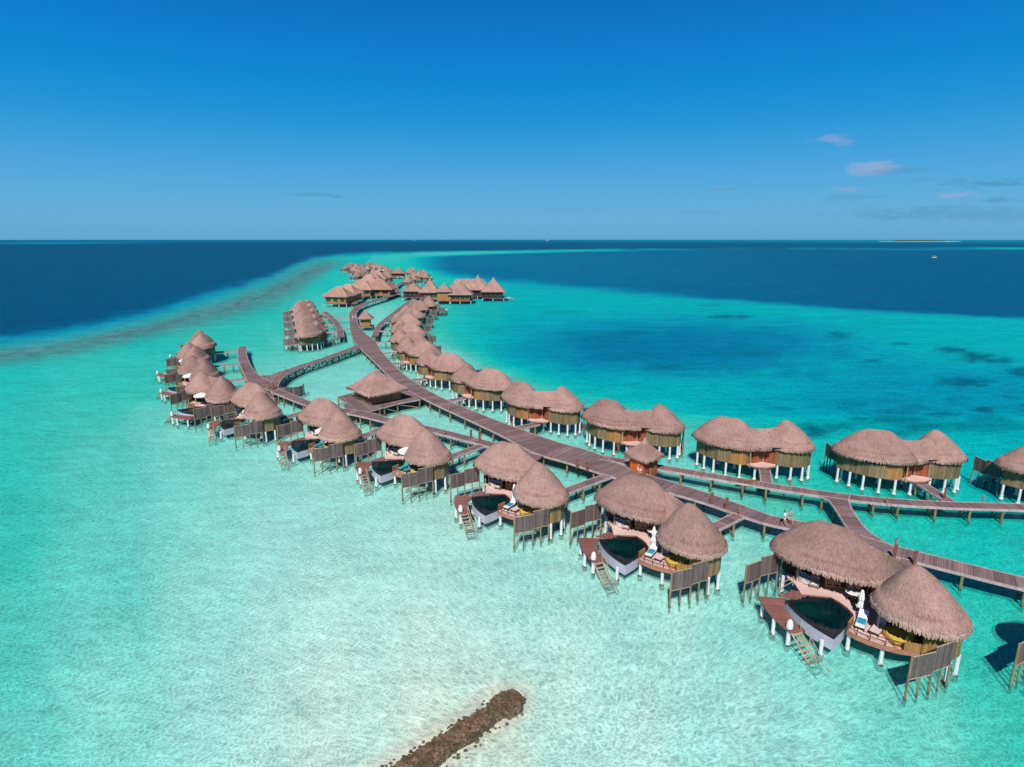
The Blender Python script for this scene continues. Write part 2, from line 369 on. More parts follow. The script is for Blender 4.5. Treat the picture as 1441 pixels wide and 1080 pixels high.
def survey(X, Y):
    px, py = to_px(X, Y)
    px = np.clip(px, -400, 1850); py = np.clip(py, 337, 1090)
    lw = 300 * np.log(np.maximum(py - 330, 6.0))
    nd = np.clip((py - 340) / 60, 0.15, 1)
    wob = (fbm(px / 37, lw / 22, 1) - 0.5)
    wx = px + wob * 40; wy = lw + (fbm(px / 30, lw / 20, 9) - 0.5) * 30
    num = 0; den = 0
    for (a, b, d) in CP:
        q = ((wx - a) ** 2 + (wy - 300 * math.log(b - 330)) ** 2 + 900.0) ** -1.5
        num = num + q * d; den = den + q
    d = num / den
    # lighter water over the sand flats in front of the villas
    front = sstep(470, 620, py) * (1 - sstep(980, 1250, px)) 
    d = d - 0.035 * front
    d = d - 0.02 * np.exp(-((px - 640) / 330) ** 2 - ((py - 1000) / 170) ** 2)
    # lagoon rim: the sand shelf drops off in a crisp, slightly ragged edge
    yb = np.interp(px, [596, 606, 612, 622, 650, 700, 760, 830, 900, 960, 1020, 1080], [372, 395, 430, 458, 489, 516, 540, 558, 574, 590, 612, 640])
    xb = np.interp(py, [372, 395, 430, 458, 489, 516, 540, 558, 574, 590, 612, 640], [570, 600, 612, 626, 655, 702, 762, 832, 902, 962, 1022, 1090])
    rag = (fbm(px / 10, lw / 6, 15) - 0.5) * 26 + (fbm(px / 40, lw / 25, 16) - 0.5) * 26
    lag = sstep(-26, 34, (px - xb) * 0.75 + rag) * (py < 640) * sstep(396, 408, py)
    lagd = 0.475 + 0.05 * sstep(20, 120, px - xb)
    e1 = np.sqrt(((px - 960) / 330.0) ** 2 + ((py - 489) / 54.0) ** 2); e2 = np.sqrt(((px - 1330) / 330.0) ** 2 + ((py - 560) / 62.0) ** 2)
    e1 = e1 + (wob * 0.35); e2 = e2 + wob * 0.35
    lagd = lagd + 0.23 * (1 - sstep(0.25, 1.12, e1)) + 0.13 * (1 - sstep(0.3, 1.2, e2)) * (py < 640)
    d = d * (1 - lag) + np.where(py > 585, np.maximum(d, lagd - 0.08), lagd) * lag
    # left ocean and the reef flat
    yl = np.interp(px, [p[0] for p in NAVY_L], [p[1] for p in NAVY_L])
    wl = (fbm(px / 26, lw / 12, 3) - 0.5)
    lim = yl + wl * 10 * nd
    soft = np.interp(px, [0, 300, 450, 600], [16, 16, 6, 1.6])
    ocean = 1 - sstep(lim - soft, lim + soft, py)
    # right ocean
    rb = np.interp(px, [p[0] for p in RBOT], [p[1] for p in RBOT]); rt = np.interp(px, [p[0] for p in RTOP], [p[1] for p in RTOP])
    sb = np.interp(px, [560, 700, 1000, 1441], [9, 8, 5, 2.5])
    inr = (1 - sstep(rb - sb, rb + sb, py + wob * 6)) * sstep(rt - 1.2, rt + 1.8, py) * sstep(556, 640, px)
    d = d * (1 - inr) + (0.80 + 0.06 * sstep(560, 1400, px) - 0.03 * fbm(px / 80, lw / 20, 5)) * inr
    dl = np.interp(px, [0, 500, 1000, 1441], [0.985, 0.97, 0.93, 0.88])
    d = d * (1 - ocean) + dl * ocean
    # teal shoulder between reef and ocean
    sh = np.exp(-((py - (lim + 10)) / 12) ** 2) * (px < 520) * (1 - ocean)
    d = d + 0.12 * sh
    # far bright shoals; hz paints horizon haze into the far water colour
    ln = np.exp(-((py - 350.6 - (px - 1400) * 0.002) / 1.0) ** 2) * sstep(1150, 1350, px) * 0.42
    ln2 = np.exp(-((py - 356) / 1.6) ** 2) * sstep(470, 540, px) * (1 - sstep(600, 760, px)) * 0.25
    hz = (1 - sstep(338.0, 346, py)) * 0.2
    ln3 = np.exp(-((py - 342.5) / 0.7) ** 2) * (1 - sstep(0, 420, px)) * 0.2
    d = d - ln * d - ln2 * d - hz - ln3
    # reef band
    off = np.interp(px, [0, 208, 330, 420, 470], [24, 22, 26, 22, 12])
    wid = np.interp(px, [0, 208, 330, 420, 470], [13, 13, 17, 20, 8])
    tex = fbm(px / 9, lw / 5, 7)
    reef = np.exp(-((py - yl - off) / wid) ** 2) * (1 - sstep(455, 500, px)) * np.clip(0.35 + tex * 1.15, 0, 1) * (1 - ocean * 0.8)
    pt = 0 * px
    for (a, b, wa, wb, s) in PATCH:
        q = np.sqrt(((px - a) / wa) ** 2 + ((py - b) / wb) ** 2) + (fbm(px / 12, py / 3.5, 11) - 0.5) * 1.5
        pt = np.maximum(pt, s * (1 - sstep(0.35, 1.25, q)))
    return d, np.clip(reef, 0, 1), np.clip(pt, 0, 1)

def srgb(l): return [np.array(lin(*c)[:3]) for c in l]
DR = [-0.12, 0.0, 0.08, 0.16, 0.3, 0.42, 0.5, 0.62, 0.74, 0.84, 0.92, 1.0]
DC_ = srgb([(214,226,206),(182,225,209),(156,218,204),(122,208,194),(62,188,182),(18,178,176),(0,164,174),(0,140,168),(0,112,152),(0,82,126),(0,76,118),(0,68,108)])
DC = [np.minimum(c * np.array([1, 1.0, (1.02 if k < 4 else 0.88)]) * (1.02 if k < 5 else 1.0 + 0.02 * max(0, 9 - k)), 0.97) for k, c in enumerate(DC_)]
DF = [0.34, 0.36, 0.38, 0.42, 0.46, 0.54, 0.64, 0.82, 0.92, 1, 1, 1]

def fan_mesh(name, z, r0, r1, nr, na, amax):
    rr = []
    # rings at even steps of view angle below the horizon, then even in log distance
    t = np.linspace(0, 1, nr)
    dep = np.exp(np.log(math.atan(HC / r0)) * (1 - t) + np.log(HC / r1) * t)
    dep2 = math.atan(HC / r0) * (1 - t) + (HC / r1) * t
    dd = 0.35 * dep + 0.65 * dep2
    r = HC / np.tan(dd)
    a = np.linspace(-amax, amax, na)
    RR, AA = np.meshgrid(r, a, indexing='ij')
    X, Y = sheet_xy(RR, AA)
    co = np.stack([X, Y, np.full_like(X, z)], -1).reshape(-1, 3)
    idx = np.arange(nr * na).reshape(nr, na)
    quads = np.stack([idx[:-1, :-1], idx[:-1, 1:], idx[1:, 1:], idx[1:, :-1]], -1).reshape(-1, 4)
    me = bpy.data.meshes.new(name)
    me.vertices.add(len(co)); me.vertices.foreach_set("co", co.ravel())
    me.loops.add(quads.size); me.loops.foreach_set("vertex_index", quads.ravel())
    me.polygons.add(len(quads)); me.polygons.foreach_set("loop_start", np.arange(0, quads.size, 4)); me.polygons.foreach_set("loop_total", np.full(len(quads), 4))
    me.update(calc_edges=True); me.validate()
    o = bpy.data.objects.new(name, me); COL.objects.link(o)
    return o, me, X.ravel(), Y.ravel()

def color_attr(me, name, arr):
    at = me.color_attributes.new(name, 'FLOAT_COLOR', 'POINT')
    at.data.foreach_set("color", arr.astype(np.float32).ravel())

AM = R(72)
sea, sme, sx, sy = fan_mesh("water", 0.0, 6.0, 26000.0, 430, 460, AM)
d, reef, pt = survey(sx, sy)
C = np.stack([np.interp(d, DR, [c[i] for c in DC]) for i in range(3)], -1)
Fb = np.interp(d, DR, DF)
tex_ = fbm(sx * 0.35, sy * 0.35, 21)[:, None]
C = C * (1 - (0.85 * pt)[:, None]) + np.array([0.0, 0.085, 0.135]) * (0.85 * pt)[:, None]
C = C * (1 - (0.85 * reef)[:, None]) + np.array([0.085, 0.135, 0.15]) * (0.85 * reef)[:, None] * (0.45 + 1.1 * tex_)
Fb = np.clip(Fb + 0.4 * reef + 0.3 * pt, 0, 1)
_a = np.array(G(722, 980)); _b = np.array(G(505, 1125)); _d = (_b - _a) / np.linalg.norm(_b - _a)
_s = (sx - _a[0]) * _d[0] + (sy - _a[1]) * _d[1]; _t = np.abs(-(sx - _a[0]) * _d[1] + (sy - _a[1]) * _d[0])
near_ = (1 - sstep(1.3, 2.6, _t + np.clip(-_s, 0, 9))) * (1 - sstep(0.5, 3, -_s))
Fb = Fb * (1 - 0.9 * near_); C = C * (1 - 0.6 * near_)[:, None] + np.array([0.74, 0.72, 0.58]) * (0.6 * near_)[:, None]
color_attr(sme, "body", np.concatenate([C, Fb[:, None]], -1))
color_attr(sme, "shoal", np.stack([reef, pt, np.clip(1 - d * 1.6, 0, 1), np.ones_like(d)], -1))
tag(sea, kind="structure")

bed, bme, bx, by = fan_mesh("seabed", -0.5, 5.0, 26000.0, 200, 220, AM + 0.02)
bd, breef, bpt = survey(bx, by)
color_attr(bme, "cover", np.stack([breef, bpt, np.clip(bd, 0, 1), np.ones_like(bd)], -1))
tag(bed, kind="structure")

SAND = np.array([0.80, 0.80, 0.70])

def mat_bed():
    m, nt, out = new_mat("sand"); n = N(nt)
    geo = n.add("ShaderNodeNewGeometry"); P = geo.outputs["Position"]
    at = n.add("ShaderNodeAttribute", attribute_name="cover")
    sp = n.add("ShaderNodeSeparateXYZ"); n.link(at.outputs["Vector"], sp.inputs[0])
    big = n.noise(P, 0.05, 4.0); mid = n.noise(n.mapping(P, (0.5, 1.2, 1), (0, 0, 0.6)), 1.0, 4.0, 0.6)
    rip = n.noise(P, 1.6, 3.0, 0.6)
    c = n.mix(n.maprange(mid, 0.3, 0.7), (0.80, 0.80, 0.70, 1), (0.92, 0.92, 0.82, 1))
    c = n.mix(n.maprange(big, 0.42, 0.68, 0, 0.35), c, (0.62, 0.72, 0.62, 1))
    c = n.mix(n.maprange(rip, 0.55, 0.75, 0, 0.25), c, (0.5, 0.55, 0.46, 1))
    rn = n.noise(P, 0.35, 5.0, 0.7)
    c = n.mix(n.math('MULTIPLY', sp.outputs[0], n.maprange(rn, 0.3, 0.6, 0.5, 1.0)), c, (0.36, 0.135, 0.13, 1))
    c = n.mix(n.math('MULTIPLY', sp.outputs[1], n.maprange(rn, 0.3, 0.6, 0.7, 1.0)), c, (0.06, 0.10, 0.11, 1))
    finish(n, out, c, 0.95, rip, 0.2, 0.05, 0.0)
    return m
bme.materials.append(mat_bed())

def mat_sea():
    m, nt, out = new_mat("sea_water"); n = N(nt)
    geo = n.add("ShaderNodeNewGeometry"); P = geo.outputs["Position"]
    at = n.add("ShaderNodeAttribute", attribute_name="body")
    body = at.outputs["Color"]; f = at.outputs["Alpha"]
    sh = n.add("ShaderNodeAttribute", attribute_name="shoal")
    sp = n.add("ShaderNodeSeparateXYZ"); n.link(sh.outputs["Vector"], sp.inputs[0])
    # wavelets: crossing sets of small ripples, larger swell beneath
    Pr = n.mapping(P, (1, 1, 1), (0, 0, R(-35)))
    w1 = n.noise(n.mapping(Pr, (1.2, 2.5, 1)), 1.0, 2.0, 0.65, 1.3)
    w2 = n.noise(n.mapping(P, (2.4, 4.4, 1), (0, 0, R(25))), 1.0, 1.0, 0.6, 1.0)
    w3 = n.noise(n.mapping(P, (0.10, 0.26, 1), (0, 0, R(-20))), 1.0, 2.0, 0.5)
    # caustic light net painted into the sheet's tint and body colour
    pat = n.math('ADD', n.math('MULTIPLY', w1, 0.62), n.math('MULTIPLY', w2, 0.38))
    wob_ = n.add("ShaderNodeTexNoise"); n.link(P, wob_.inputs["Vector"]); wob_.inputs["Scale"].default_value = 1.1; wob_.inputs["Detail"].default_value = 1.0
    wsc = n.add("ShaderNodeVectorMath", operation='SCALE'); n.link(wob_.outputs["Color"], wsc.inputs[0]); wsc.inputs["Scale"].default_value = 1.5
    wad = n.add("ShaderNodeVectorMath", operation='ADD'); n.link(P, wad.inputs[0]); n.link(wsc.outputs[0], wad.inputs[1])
    def caustic_cells(sc_, rot, wd_):
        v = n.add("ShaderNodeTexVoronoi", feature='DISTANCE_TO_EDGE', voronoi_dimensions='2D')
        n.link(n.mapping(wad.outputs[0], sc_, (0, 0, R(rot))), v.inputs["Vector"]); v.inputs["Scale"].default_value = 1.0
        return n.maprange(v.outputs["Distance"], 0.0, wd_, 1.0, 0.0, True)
    hi = n.math('MAXIMUM', caustic_cells((1.9, 2.9, 1), -35, 0.20), n.math('MULTIPLY', caustic_cells((0.9, 1.5, 1), 20, 0.10), 0.9))
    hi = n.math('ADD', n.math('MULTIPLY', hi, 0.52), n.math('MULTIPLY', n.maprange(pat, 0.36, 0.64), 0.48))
    caustic_gain = n.math('ADD', n.math('MULTIPLY', hi, 0.46), n.maprange(w3, 0.35, 0.65, 0.66, 0.72))
    # tint of the water column over sand
    q = n.add("ShaderNodeMix", data_type='RGBA', blend_type='DIVIDE'); q.inputs[0].default_value = 1.0
    n.link(body, q.inputs[6]); q.inputs[7].default_value = (0.80, 0.80, 0.70, 1)
    s3 = n.add("ShaderNodeSeparateColor"); n.link(q.outputs[2], s3.inputs[0])
    c3 = n.add("ShaderNodeCombineColor")
    for i, ex in enumerate((0.5, 0.5, 0.5)):
        n.link(n.math('MINIMUM', n.math('MULTIPLY', n.math('POWER', n.math('MAXIMUM', s3.outputs[i], 0.0005), ex), caustic_gain), 1.0), c3.inputs[i])
    tr = n.add("ShaderNodeBsdfTransparent"); n.link(c3.outputs[0], tr.inputs[0])
    df = n.add("ShaderNodeBsdfDiffuse")
    st = n.noise(n.mapping(P, (0.03, 0.12, 1), (0, 0, R(-12))), 1.0, 3.0, 0.65)
    st2 = n.noise(n.mapping(P, (0.25, 0.8, 1), (0, 0, R(-12))), 1.0, 1.0, 0.65)
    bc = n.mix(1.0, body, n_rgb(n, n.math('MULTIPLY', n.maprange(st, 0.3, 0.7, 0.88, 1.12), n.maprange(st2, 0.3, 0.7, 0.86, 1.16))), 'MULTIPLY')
    bc = n.mix(1.0, bc, n_rgb(n, n.maprange(caustic_gain, 0.68, 1.1, 0.68, 1.55)), 'MULTIPLY')  # same painted caustics brighten the diffuse body colour
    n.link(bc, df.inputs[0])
    # seen from below the sheet only tints; light scattered by the water column leaves it upwards
    mx = n.add("ShaderNodeMixShader"); n.link(n.math('MULTIPLY', f, n.math('SUBTRACT', 1.0, geo.outputs["Backfacing"])), mx.inputs[0]); n.link(tr.outputs[0], mx.inputs[1]); n.link(df.outputs[0], mx.inputs[2])
    h = n.math('ADD', n.math('MULTIPLY', w1, 0.6), n.math('ADD', n.math('MULTIPLY', w2, 0.25), n.math('MULTIPLY', w3, 1.2)))
    bp = n.add("ShaderNodeBump"); bp.inputs["Strength"].default_value = 0.8; bp.inputs["Distance"].default_value = 0.16
    n.link(h, bp.inputs["Height"])
    gl = n.add("ShaderNodeBsdfGlossy"); gl.inputs["Roughness"].default_value = 0.12; n.link(bp.outputs[0], gl.inputs["Normal"])
    gl.inputs[0].default_value = (0.8, 0.8, 0.8, 1)
    fr = n.add("ShaderNodeFresnel"); fr.inputs[0].default_value = 1.33; n.link(bp.outputs[0], fr.inputs[1])
    ff = n.math('MINIMUM', n.math('MULTIPLY', fr.outputs[0], 0.6), 0.09)
    m2 = n.add("ShaderNodeMixShader"); n.link(ff, m2.inputs[0]); n.link(mx.outputs[0], m2.inputs[1]); n.link(gl.outputs[0], m2.inputs[2])
    n.link(m2.outputs[0], out.inputs[0])
    return m
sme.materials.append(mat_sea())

# ------------------------------------------------------------------ thatched roofs
def loft_roof(mb, outline, centre, z0, z1, power, rows=13, ntheta=64, uoff=0.0, band=0.87, rough=0.05):
    pts = [outline(2 * math.pi * i / ntheta) for i in range(ntheta)]
    cen = [centre(2 * math.pi * i / ntheta) for i in range(ntheta)]
    arc = [0.0]
    for i in range(ntheta): arc.append(arc[-1] + math.dist(pts[i], pts[(i + 1) % ntheta]))
    S = [0.0, 0.04] + [0.04 + (band - 0.04) * k / (rows - 3) for k in range(1, rows - 2)] + [band + 0.003, 0.94, 1.0]
    R_, U_ = [], []
    for k, s in enumerate(S):
        row = []; uvr = []
        for i in range(ntheta):
            p, c = pts[i], cen[i]
            z = z1 - (z1 - z0) * (s ** power)
            if s <= 0.04: z = z1 - (z1 - z0) * (0.04 ** power) * (s / 0.04)
            if s > band: z += 0.02 * min(1, (1.05 - s) / 0.1)
            j = noise.noise((p[0] * 1.3 + uoff, p[1] * 1.3, s * 9)) * rough * (s > 0.05)
            row.append((c[0] + (p[0] - c[0]) * s, c[1] + (p[1] - c[1]) * s, z + j))
            uvr.append((arc[i] + uoff, s * 5.0))
        uvr.append((arc[ntheta] + uoff, s * 5.0))
        R_.append(row); U_.append(uvr)
    for (s, dz) in ((1.012, -0.16), (0.99, -0.34), (0.93, -0.26), (0.5, 0.5)):
        R_.append([(cen[i][0] + (pts[i][0] - cen[i][0]) * s, cen[i][1] + (pts[i][1] - cen[i][1]) * s, z0 + dz) for i in range(ntheta)])
        U_.append([(a + uoff, 5.2) for a in arc])
    mb.grid(R_, U_)
    return pts, cen

def fringe_blades(mb, pts, cen, z0, count, rng, lmin=0.42, lmax=0.60, skip=None):
    n = len(pts)
    for k in range(count):
        t = (k + rng.random() * 0.8) / count * n
        i = int(t) % n; j = (i + 1) % n; fr = t - int(t)
        p = (pts[i][0] * (1 - fr) + pts[j][0] * fr, pts[i][1] * (1 - fr) + pts[j][1] * fr)
        c = cen[i]
        if skip and skip(p): continue
        dx, dy = p[0] - c[0], p[1] - c[1]; L = math.hypot(dx, dy) or 1; dx /= L; dy /= L
        tx, ty = -dy, dx
        w = rng.uniform(0.07, 0.15); ln = rng.uniform(lmin, lmax); o = rng.uniform(-0.02, 0.1)
        zt = z0 + rng.uniform(-0.02, 0.10)
        sk = rng.uniform(-0.12, 0.12)
        a = (p[0] - tx * w + dx * -0.12, p[1] - ty * w + dy * -0.12, zt + 0.1)
        b = (p[0] + tx * w + dx * -0.12, p[1] + ty * w + dy * -0.12, zt + 0.1)
        m1 = (p[0] + tx * w * 0.9 + dx * (0.03 + o), p[1] + ty * w * 0.9 + dy * (0.03 + o), zt - ln * 0.35)
        m0 = (p[0] - tx * w * 0.9 + dx * (0.03 + o), p[1] - ty * w * 0.9 + dy * (0.03 + o), zt - ln * 0.35)
        e1 = (p[0] + tx * (w * 0.25 + sk) + dx * (0.05 + o), p[1] + ty * (w * 0.25 + sk) + dy * (0.05 + o), zt - ln)
        e0 = (p[0] + tx * (-w * 0.25 + sk) + dx * (0.05 + o), p[1] + ty * (-w * 0.25 + sk) + dy * (0.05 + o), zt - ln)
        u = k * 0.13
        mb.face([a, b, m1, m0], [(u, 0), (u + .1, 0), (u + .1, .2), (u, .2)])
        mb.face([m0, m1, e1, e0], [(u, .2), (u + .1, .2), (u + .1, .4), (u, .4)])

def ell(cx, cy, a, b, p=2.0, rot=0.0):
    def f(t):
        c, s = math.cos(t), math.sin(t)
        x = a * math.copysign(abs(c) ** (2 / p), c); y = b * math.copysign(abs(s) ** (2 / p), s)
        return (cx + x * math.cos(rot) - y * math.sin(rot), cy + x * math.sin(rot) + y * math.cos(rot))
    return f

ZE, ZA, ZS = 4.2, 7.3, 7.45       # eave, apex of the villas
# villa plan: x along its length, y = landward (so the sea side is -y)
def villa(mir=1, far=False):
    rng = random.Random(11)
    fx = (lambda p: (p[0] * mir, p[1], p[2]))
    root = empty("water_villa")
    T = 40 if far else 72
    def mk(name, mb, mats, parent=root, smooth=False, merge=False):
        mb.map(fx); return mb.build(name, mats, parent, smooth, merge)
    # --- roofs
    def main_outline(t):
        x, y = ell(-3.6, 2.3, 4.85, 2.8, 2.2, R(12))(t)
        return (x, y)
    cmain = lambda t: (-3.45 + 0.95 * math.cos(t), 2.4 + 0.1 * math.cos(t))
    mb = MB(); pts, cen = loft_roof(mb, main_outline, cmain, ZE, ZA, 1.5, 13 if not far else 7, T)
    rm = mk("main_roof", mb, M['thatch'], smooth=True, merge=True)
    fb = MB(); fringe_blades(fb, pts, cen, ZE - 0.08, 380 if not far else 70, rng, skip=lambda p: p[0] > 0.2 and 1.6 < p[1] < 4.0); mk("thatch_fringe", fb, M['fringe'], rm)
    so = lambda t: ell(4.32, 0.15, 3.2, 2.85, 2.15, R(-6))(t)
    cs = lambda t: (3.62 + 0.06 * math.cos(t), 0.4 + 0.06 * math.sin(t))
    mb = MB(); pts2, cen2 = loft_roof(mb, so, cs, ZE - 0.1, ZA + 0.0, 1.38, 13 if not far else 7, T, 30.0)
    rs = mk("round_roof", mb, M['thatch'], smooth=True, merge=True)
    fb = MB(); fringe_blades(fb, pts2, cen2, ZE - 0.18, 320 if not far else 60, rng); mk("thatch_fringe", fb, M['fringe'], rs)
    # link roof between the two pavilions: ridge with two slopes
    mb = MB()
    A, B = (-3.2, 2.6, 6.6), (3.5, 0.6, 6.6)
    fl = lambda s, k: (A[0] + (B[0] - A[0]) * s, A[1] + (B[1] - A[1]) * s)
    rows, uvr = [], []
    K = 16
    front = [(-2.8 + 6.2 * k / K, 0.55 + 0.85 * math.sin(math.pi * k / K)) for k in range(K + 1)]
    back = [(-2.6 + 6.4 * k / K, 5.0 - 2.0 * (k / K) + 0.1 * math.sin(math.pi * k / K)) for k in range(K + 1)]
    for s, src in ((0.0, front), (0.35, front), (0.7, front), (1.0, None), (0.7, back), (0.35, back), (0.0, back)):
        row = []; uu = []
        for k in range(K + 1):
            rx, ry = A[0] + (B[0] - A[0]) * k / K, A[1] + (B[1] - A[1]) * k / K + 1.15 * math.sin(math.pi * k / K) ** 0.7
            if src is None: q = (rx, ry, 6.6 - 0.35 * math.sin(math.pi * k / K))
            else:
                e = src[k]; q = (e[0] + (rx - e[0]) * s, e[1] + (ry - e[1]) * s, (ZE - 0.08) + (6.6 - 0.35 * math.sin(math.pi * k / K) - ZE + 0.08) * (s ** 1.0) + 0.12 * math.sin(math.pi * s))
            row.append(q); uu.append((k * 0.45 + 60, (1 - s) * 4))
        rows.append(row); uvr.append(uu)
    mb.grid(rows, uvr, closed=False)
    rl = mk("link_roof", mb, M['thatch'], smooth=True)
    for edge, cc in ((front, (0, 2.2)), (back, (0, 2.2))):
        fb = MB(); e_ = edge[4:13]; fringe_blades(fb, e_ + e_[-2:0:-1], [cc] * 20, ZE - 0.12, 110 if not far else 16, rng)
        mk("thatch_fringe", fb, M['fringe'], rl)
    # --- floor slab following the walls
    wall_main = [(-7.3, 1.9), (-6.6, 2.7), (-5.5, 3.45), (-4.2, 4.1), (-2.9, 4.5), (-1.5, 4.7), (-0.8, 4.4), (-0.45, 3.7), (-0.7, 3.45), (-3.3, 1.75), (-4.3, 2.6), (-6.6, 1.3)]
    wall_small = [(1.25, 2.1), (2.9, 2.45), (4.3, 2.55), (5.6, 2.2), (6.5, 1.5), (6.95, 0.5), (6.75, -0.6), (6.1, -1.3), (5.3, -1.5), (4.5, -0.1), (2.6, 1.1)]
    if far:
        mb = MB(); mb.prism(wall_main, 1.2, 3.95); mk("wall", mb, M['orange'])
        mb = MB(); mb.prism(wall_small, 1.2, 3.95); mk("wall", mb, M['slat'])
        mb = MB(); mb.prism([(-5.2, 1.0), (-4.2, -1.8), (0.5, -3.0), (3.8, -2.6), (6, 0), (2.6, 1.1), (-3.3, 1.75)], 1.25, 1.5); mk("terrace", mb, M['deck'])
        mb = MB(); mb.prism([(5.6, -5.1), (5.75, -5.15), (7.15, -1.2), (7.0, -1.15)], 1.5, 3.5); mk("privacy_screen", mb, M['grey'])
        mb = MB(); mb.lathe((1.4, -0.6, 0), [(1.7, 3.9), (0.9, 4.25), (0.0, 4.5)], 8); mb.tube((1.4, -.6, 1.5), (1.4, -.6, 4.4), .06, .06, 5); mk("parasol", mb, M['white'])
        for (x, y) in ((-6.7, 3.2), (-4.4, 4.5), (-1.2, 4.4), (2.2, 2.1), (5.8, 1.7), (6.6, -.6), (.7, -2.8), (-5.6, -3.8), (-1.9, -5.6)):
            mb = MB(); mb.tube((x, y, -1.45), (x, y, 1.3), .17, .17, 6); mk("post", mb, M['post'])
        return root
    def wall_open(poly, i0, i1, z0, z1, mat, name, thick=0.12, parent=root, off=0.0):
        mb = MB()
        seg = [poly[i % len(poly)] for i in range(i0, i1 + 1)]
        cx = sum(p[0] for p in poly) / len(poly); cy = sum(p[1] for p in poly) / len(poly)
        def push(p, dd):
            L = math.hypot(p[0] - cx, p[1] - cy); return (p[0] + (p[0] - cx) / L * dd, p[1] + (p[1] - cy) / L * dd)
        outer = [push(p, off + thick) for p in seg]; inner = [push(p, off) for p in seg]
        mb.prism(outer + inner[::-1], z0, z1)
        # keep uv running along the wall
        return mk(name, mb, mat, parent)
    mb = MB(); mb.prism(wall_main, 1.36, 1.49); mk("floor_slab", mb, M['rim'])
    mb = MB(); mb.prism(wall_small, 1.35, 1.485); mk("floor_slab", mb, M['rim'])
    # bathroom court: outer slatted screen around the rear of the main pavilion
    wall_open(wall_main, 0, 4, 1.5, 3.3, M['slat'], "bamboo_wall", 0.1, off=0.35)
    wall_open(wall_main, 4, 7, 1.44, 3.9, M['orange'], "timber_wall", 0.1)
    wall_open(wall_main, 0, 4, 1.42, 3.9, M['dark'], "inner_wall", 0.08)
    wall_open(wall_small, 0, 1, 1.40, 3.9, M['redwood'], "timber_wall", 0.1)
    wall_open(wall_small, 1, 6, 1.42, 3.3, M['slat'], "bamboo_wall", 0.1, off=0.12)
    wall_open(wall_small, 6, 8, 1.35, 3.3, M['orange'], "timber_wall", 0.1, off=0.05)
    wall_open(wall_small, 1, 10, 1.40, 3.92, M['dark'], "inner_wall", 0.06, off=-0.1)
    # glazed front of main pavilion
    g = MB(); a, b = (-0.55, 3.5), (-3.3, 1.75)
    for k in range(7):
        s = k / 6; x, y = a[0] + (b[0] - a[0]) * s, a[1] + (b[1] - a[1]) * s
        g.box((x, y, 2.66), (0.14, 0.14, 2.5), math.atan2(b[1] - a[1], b[0] - a[0]))
    g.box(((a[0] + b[0]) / 2, (a[1] + b[1]) / 2, 1.62), (3.3, 0.2, 0.34), math.atan2(b[1] - a[1], b[0] - a[0]))
    g.box(((a[0] + b[0]) / 2, (a[1] + b[1]) / 2, 3.83), (3.3, 0.18, 0.2), math.atan2(b[1] - a[1], b[0] - a[0]))
    gd = mk("glass_front", g, M['frame'])
    ax = math.atan2(b[1] - a[1], b[0] - a[0])
    for k in range(6):
        s = (k + 0.5) / 6; x, y = a[0] + (b[0] - a[0]) * s + 0.03, a[1] + (b[1] - a[1]) * s + 0.05
        p = MB(); p.box((x, y, 2.6), (0.40, 0.03, 2.25), ax); mk("pane" if k not in (1, 2) else "curtain", p, M['glass'] if k not in (1, 2) else M['curtain'], gd)
    for pr in (((-3.3, 1.75), (-4.3, 2.6)), ((-4.3, 2.6), (-6.6, 1.3)), ((-6.6, 1.3), (-7.3, 1.9))):
        p = MB(); (x0, y0), (x1, y1) = pr; aa = math.atan2(y1 - y0, x1 - x0)
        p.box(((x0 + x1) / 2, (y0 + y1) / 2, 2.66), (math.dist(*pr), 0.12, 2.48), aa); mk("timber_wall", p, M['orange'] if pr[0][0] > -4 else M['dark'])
    p = MB(); p.prism([(-0.45, 3.7), (-0.6, 3.9), (1.1, 2.4), (1.25, 2.1)], 1.42, 3.9); mk("entrance_wall", p, M['redwood'])
    p = MB(); p.box((0.42, 3.2, 2.45), (0.95, 0.08, 2.0), R(-41)); dr = mk("door", p, M['redwood'])
    p = MB(); p.tube((0.75, 3.0, 2.3), (0.75, 3.0, 2.6), 0.03, 0.03, 6); mk("handle", p, M['coping'], dr)
    # rear porch
    p = MB(); p.prism([(-0.6, 4.3), (0.6, 4.75), (2.0, 4.3), (3.0, 3.3), (2.9, 2.6), (1.2, 2.3), (-0.4, 3.8)], 1.3, 1.5, 0, 1, uvrot=R(50)); mk("porch_deck", p, [M['deck'], M['rim']])
    # columns under the eaves
    for (x, y) in ((-5.3, 0.6), (-7.2, 1.4), (-0.2, 4.5), (1.3, 2.5), (5.4, -1.0), (2.2, -1.4)):
        p = MB(); p.tube((x, y, 1.2), (x, y, 3.95), 0.08, 0.07, 7); mk("column", p, M['pale'])
    # terrace
    terr = [(-6.7, 1.3), (-6.2, 0.6), (-5.3, 0.2), (-4.05, -1.0), (-2.3, 0.6), (-1.5, 0.45), (-0.7, 0.1), (0.05, -0.5), (0.55, -1.6), (0.65, -3.0), (1.4, -3.12), (2.3, -3.02), (3.3, -2.72), (4.3, -2.25), (5.3, -1.4), (5.3, -1.0), (4.5, -0.1), (2.6, 1.1), (1.2, 2.2), (-0.5, 3.5), (-3.3, 1.75), (-4.3, 2.6)]
    p = MB(); p.prism(terr, 1.36, 1.5, 0, 1, uvrot=R(-35)); mk("terrace", p, [M['deck'], M['rim']])
    p = MB()
    rimp = [(0.55, -1.9), (0.68, -3.02), (1.4, -3.16), (2.3, -3.06), (3.3, -2.76), (4.3, -2.28), (5.25, -1.45)]
